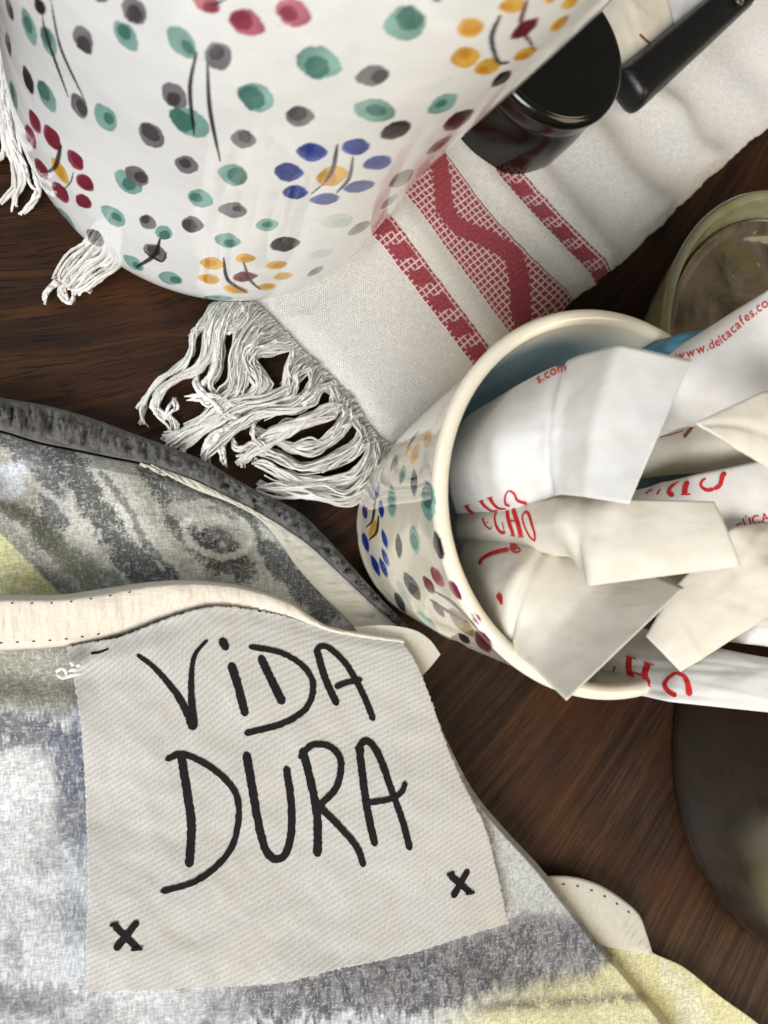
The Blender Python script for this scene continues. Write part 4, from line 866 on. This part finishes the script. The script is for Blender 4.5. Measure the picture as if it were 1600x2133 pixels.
decal('letter', [stroke_poly([(1533, 1094), (1546, 1089)], 4, 2)], h8, .00012, RED, p8)
decal('print_line', [stroke_poly([(1425, 912), (1437, 898), (1450, 878)], 7, 5), stroke_poly([(1375, 912), (1400, 906), (1425, 898)], 2, 2)], h9, .0002, BROWNINK, p9)

# ------------------------------------------------------------------ things on the right and behind
def revolve(name, centre, prof, mat, nth=128, parent=None):
    prof = crv(prof, 90) if len(prof) > 2 else np.asarray(prof, float)
    a = np.linspace(0, 2*np.pi, nth, endpoint=False)
    P = np.stack([centre[0]+prof[:, 0][:, None]*np.cos(a), centre[1]+prof[:, 0][:, None]*np.sin(a), np.broadcast_to(prof[:, 1][:, None], (len(prof), nth))], -1)
    return link(name, raw_mesh(name, P.reshape(-1, 3), gfaces(len(prof), nth, wrap=True)), mat, parent)
lid_c = (.0931, .1200)
def arc(cx, cz, r, a0, a1, n=8): return [(cx+r*math.cos(math.radians(a)), cz+r*math.sin(math.radians(a))) for a in np.linspace(a0, a1, n)]
jl = empty('jar_lid', None, 'round glossy black plastic lid between the pot and the black handle', 'lid')
prof = [(.0150, .0022), (.0176, .0022), (.0180, .003), (.0180, .012), (.0172, .0175), (.0174, .0185)]
revolve('lid_skirt', lid_c, prof, BLACK, 128, jl)
prof = [(.0168, .0182), (.0176, .0188)]+arc(.0160, .0228, .0022, -20, 90, 9)+[(.010, .02512), (.0003, .02515)]
revolve('lid_top', lid_c, prof, BLACK, 128, jl)
# black tapered handle lying on the towel
hd = empty('utensil_handle', None, 'black tapered utensil handle lying diagonally on the towel, top right', 'utensil')
a0, a1 = at(1316, 180, .0112), at(1575, -45, .0132)
d = a1-a0; Lh = np.linalg.norm(d); d = d/Lh; sd = np.cross([0, 0, 1.0], d); sd /= np.linalg.norm(sd); up = np.cross(d, sd)
rows = []
for t in np.linspace(0, 1, 60):
    e = min(1, math.sqrt(max(0, 1-(max(0, .045-t)/.045)**2))+.02); e2 = math.sqrt(max(.02, 1-(max(0, t-.95)/.05)**2))
    wv = (.0058-.0012*t)*(.80+.20*e)*e2; hv = (.0046-.0010*t)*(.45+.55*e)*e2
    ring = []
    for k in range(28):
        an = 2*math.pi*k/28; c_, s_ = math.cos(an), math.sin(an)
        x = math.copysign(abs(c_)**.5, c_)*wv; y = math.copysign(abs(s_)**.6, s_)*hv
        if y > 0: x *= 1-.22*(y/hv)
        ring.append(a0+d*t*Lh+sd*x+up*(y-.003))
    rows.append(ring)
rows = np.array(rows); cap0 = np.repeat(rows[0].mean(0)[None], 28, 0)*.999+rows[0]*.001; cap1 = np.repeat(rows[-1].mean(0)[None], 28, 0)
rows = np.concatenate([cap0[None], rows, cap1[None]])
link('grip', raw_mesh('grip', rows.reshape(-1, 3), gfaces(len(rows), 28, wrap=True)), BLACKM, hd)
revolve('hang_hole', tuple((at(1528, 12, .0125))[:2]), [(.0002, .0144), (.0009, .0146), (.0012, .0150), (.0014, .0145)], STEEL, 24, hd)
# spare packets lying on the towel behind the lid
q1, g1 = packet('sugar_packet', [[(1285, 150, .006), (1250, 60, .008), (1215, -40, .006)], [(1345, 105, .007), (1310, 20, .010), (1275, -70, .007)], [(1400, 60, .006), (1365, -30, .009), (1330, -110, .006)]], PAPER2, .003, 'loose sugar packet lying on the towel behind the black lid', group='sugar packets lying on the towel', seed=21)
q2, g2 = packet('sugar_packet', [[(1380, 150, .004), (1330, 60, .006), (1280, -60, .004)], [(1440, 120, .004), (1395, 20, .006), (1350, -90, .004)], [(1500, 70, .004), (1460, -30, .006), (1420, -130, .004)]], PAPER, .002, 'loose sugar packet partly under the black handle', group='sugar packets lying on the towel', seed=22)
SF = lambda P: [(1200+x/4, y/4) for x, y in P]
letter('print_line', [(SF([(525, 285), (570, 330), (640, 385)]), 5, 4)], g2, q2, BROWNINK, .0003)
letter('print_line', [(SF([(525, 285), (570, 330), (640, 385)]), 5, 4)], g1, q1, BROWNINK, .0003)
letter('printed_frame', [(SF([(160, 55), (200, 92), (230, 60), (260, 0)]), 2, 2), (SF([(185, 45), (205, 60)]), 3, 3), (SF([(205, 15), (225, 35)]), 5, 4)], g1, q1, BROWNINK, .0003)

# greenish glass dish
ds = empty('dish', None, 'greenish glass dish with murky leftovers, cut by the right edge', 'dish')
dc_ = (.1555, .0528)
revolve('bowl', dc_, [(.002, .0015), (.024, .0015), (.027, .003), (.033, .012), (.0385, .023), (.0413, .0298)]+arc(.0407, .0304, .0013, 10, 170, 6)+[(.0388, .0290), (.0352, .0225), (.0300, .012), (.025, .0058), (.002, .005)], DISH, 160, ds)
revolve('leftovers', dc_, [(.0003, .0212), (.012, .0214), (.022, .0218), (.030, .0224), (.0335, .0236), (.0360, .0262), (.0366, .0266)], BROTH, 128, ds)
# steel vessel lower right
sv = empty('steel_pot', None, 'dark brushed steel vessel cut off by the lower right edge', 'vessel')
sc_ = (.1925, -.0432)
revolve('body', sc_, [(.002, .0008), (.0500, .0008), (.0530, .0012), (.0545, .0024), (.0550, .0045), (.0550, .010), (.0542, .03), (.0530, .055), (.0532, .0625), (.0538, .0640), (.0534, .0648), (.0520, .0640), (.0518, .055), (.0530, .03), (.0538, .006), (.050, .003), (.002, .003)], STEEL, 200, sv)
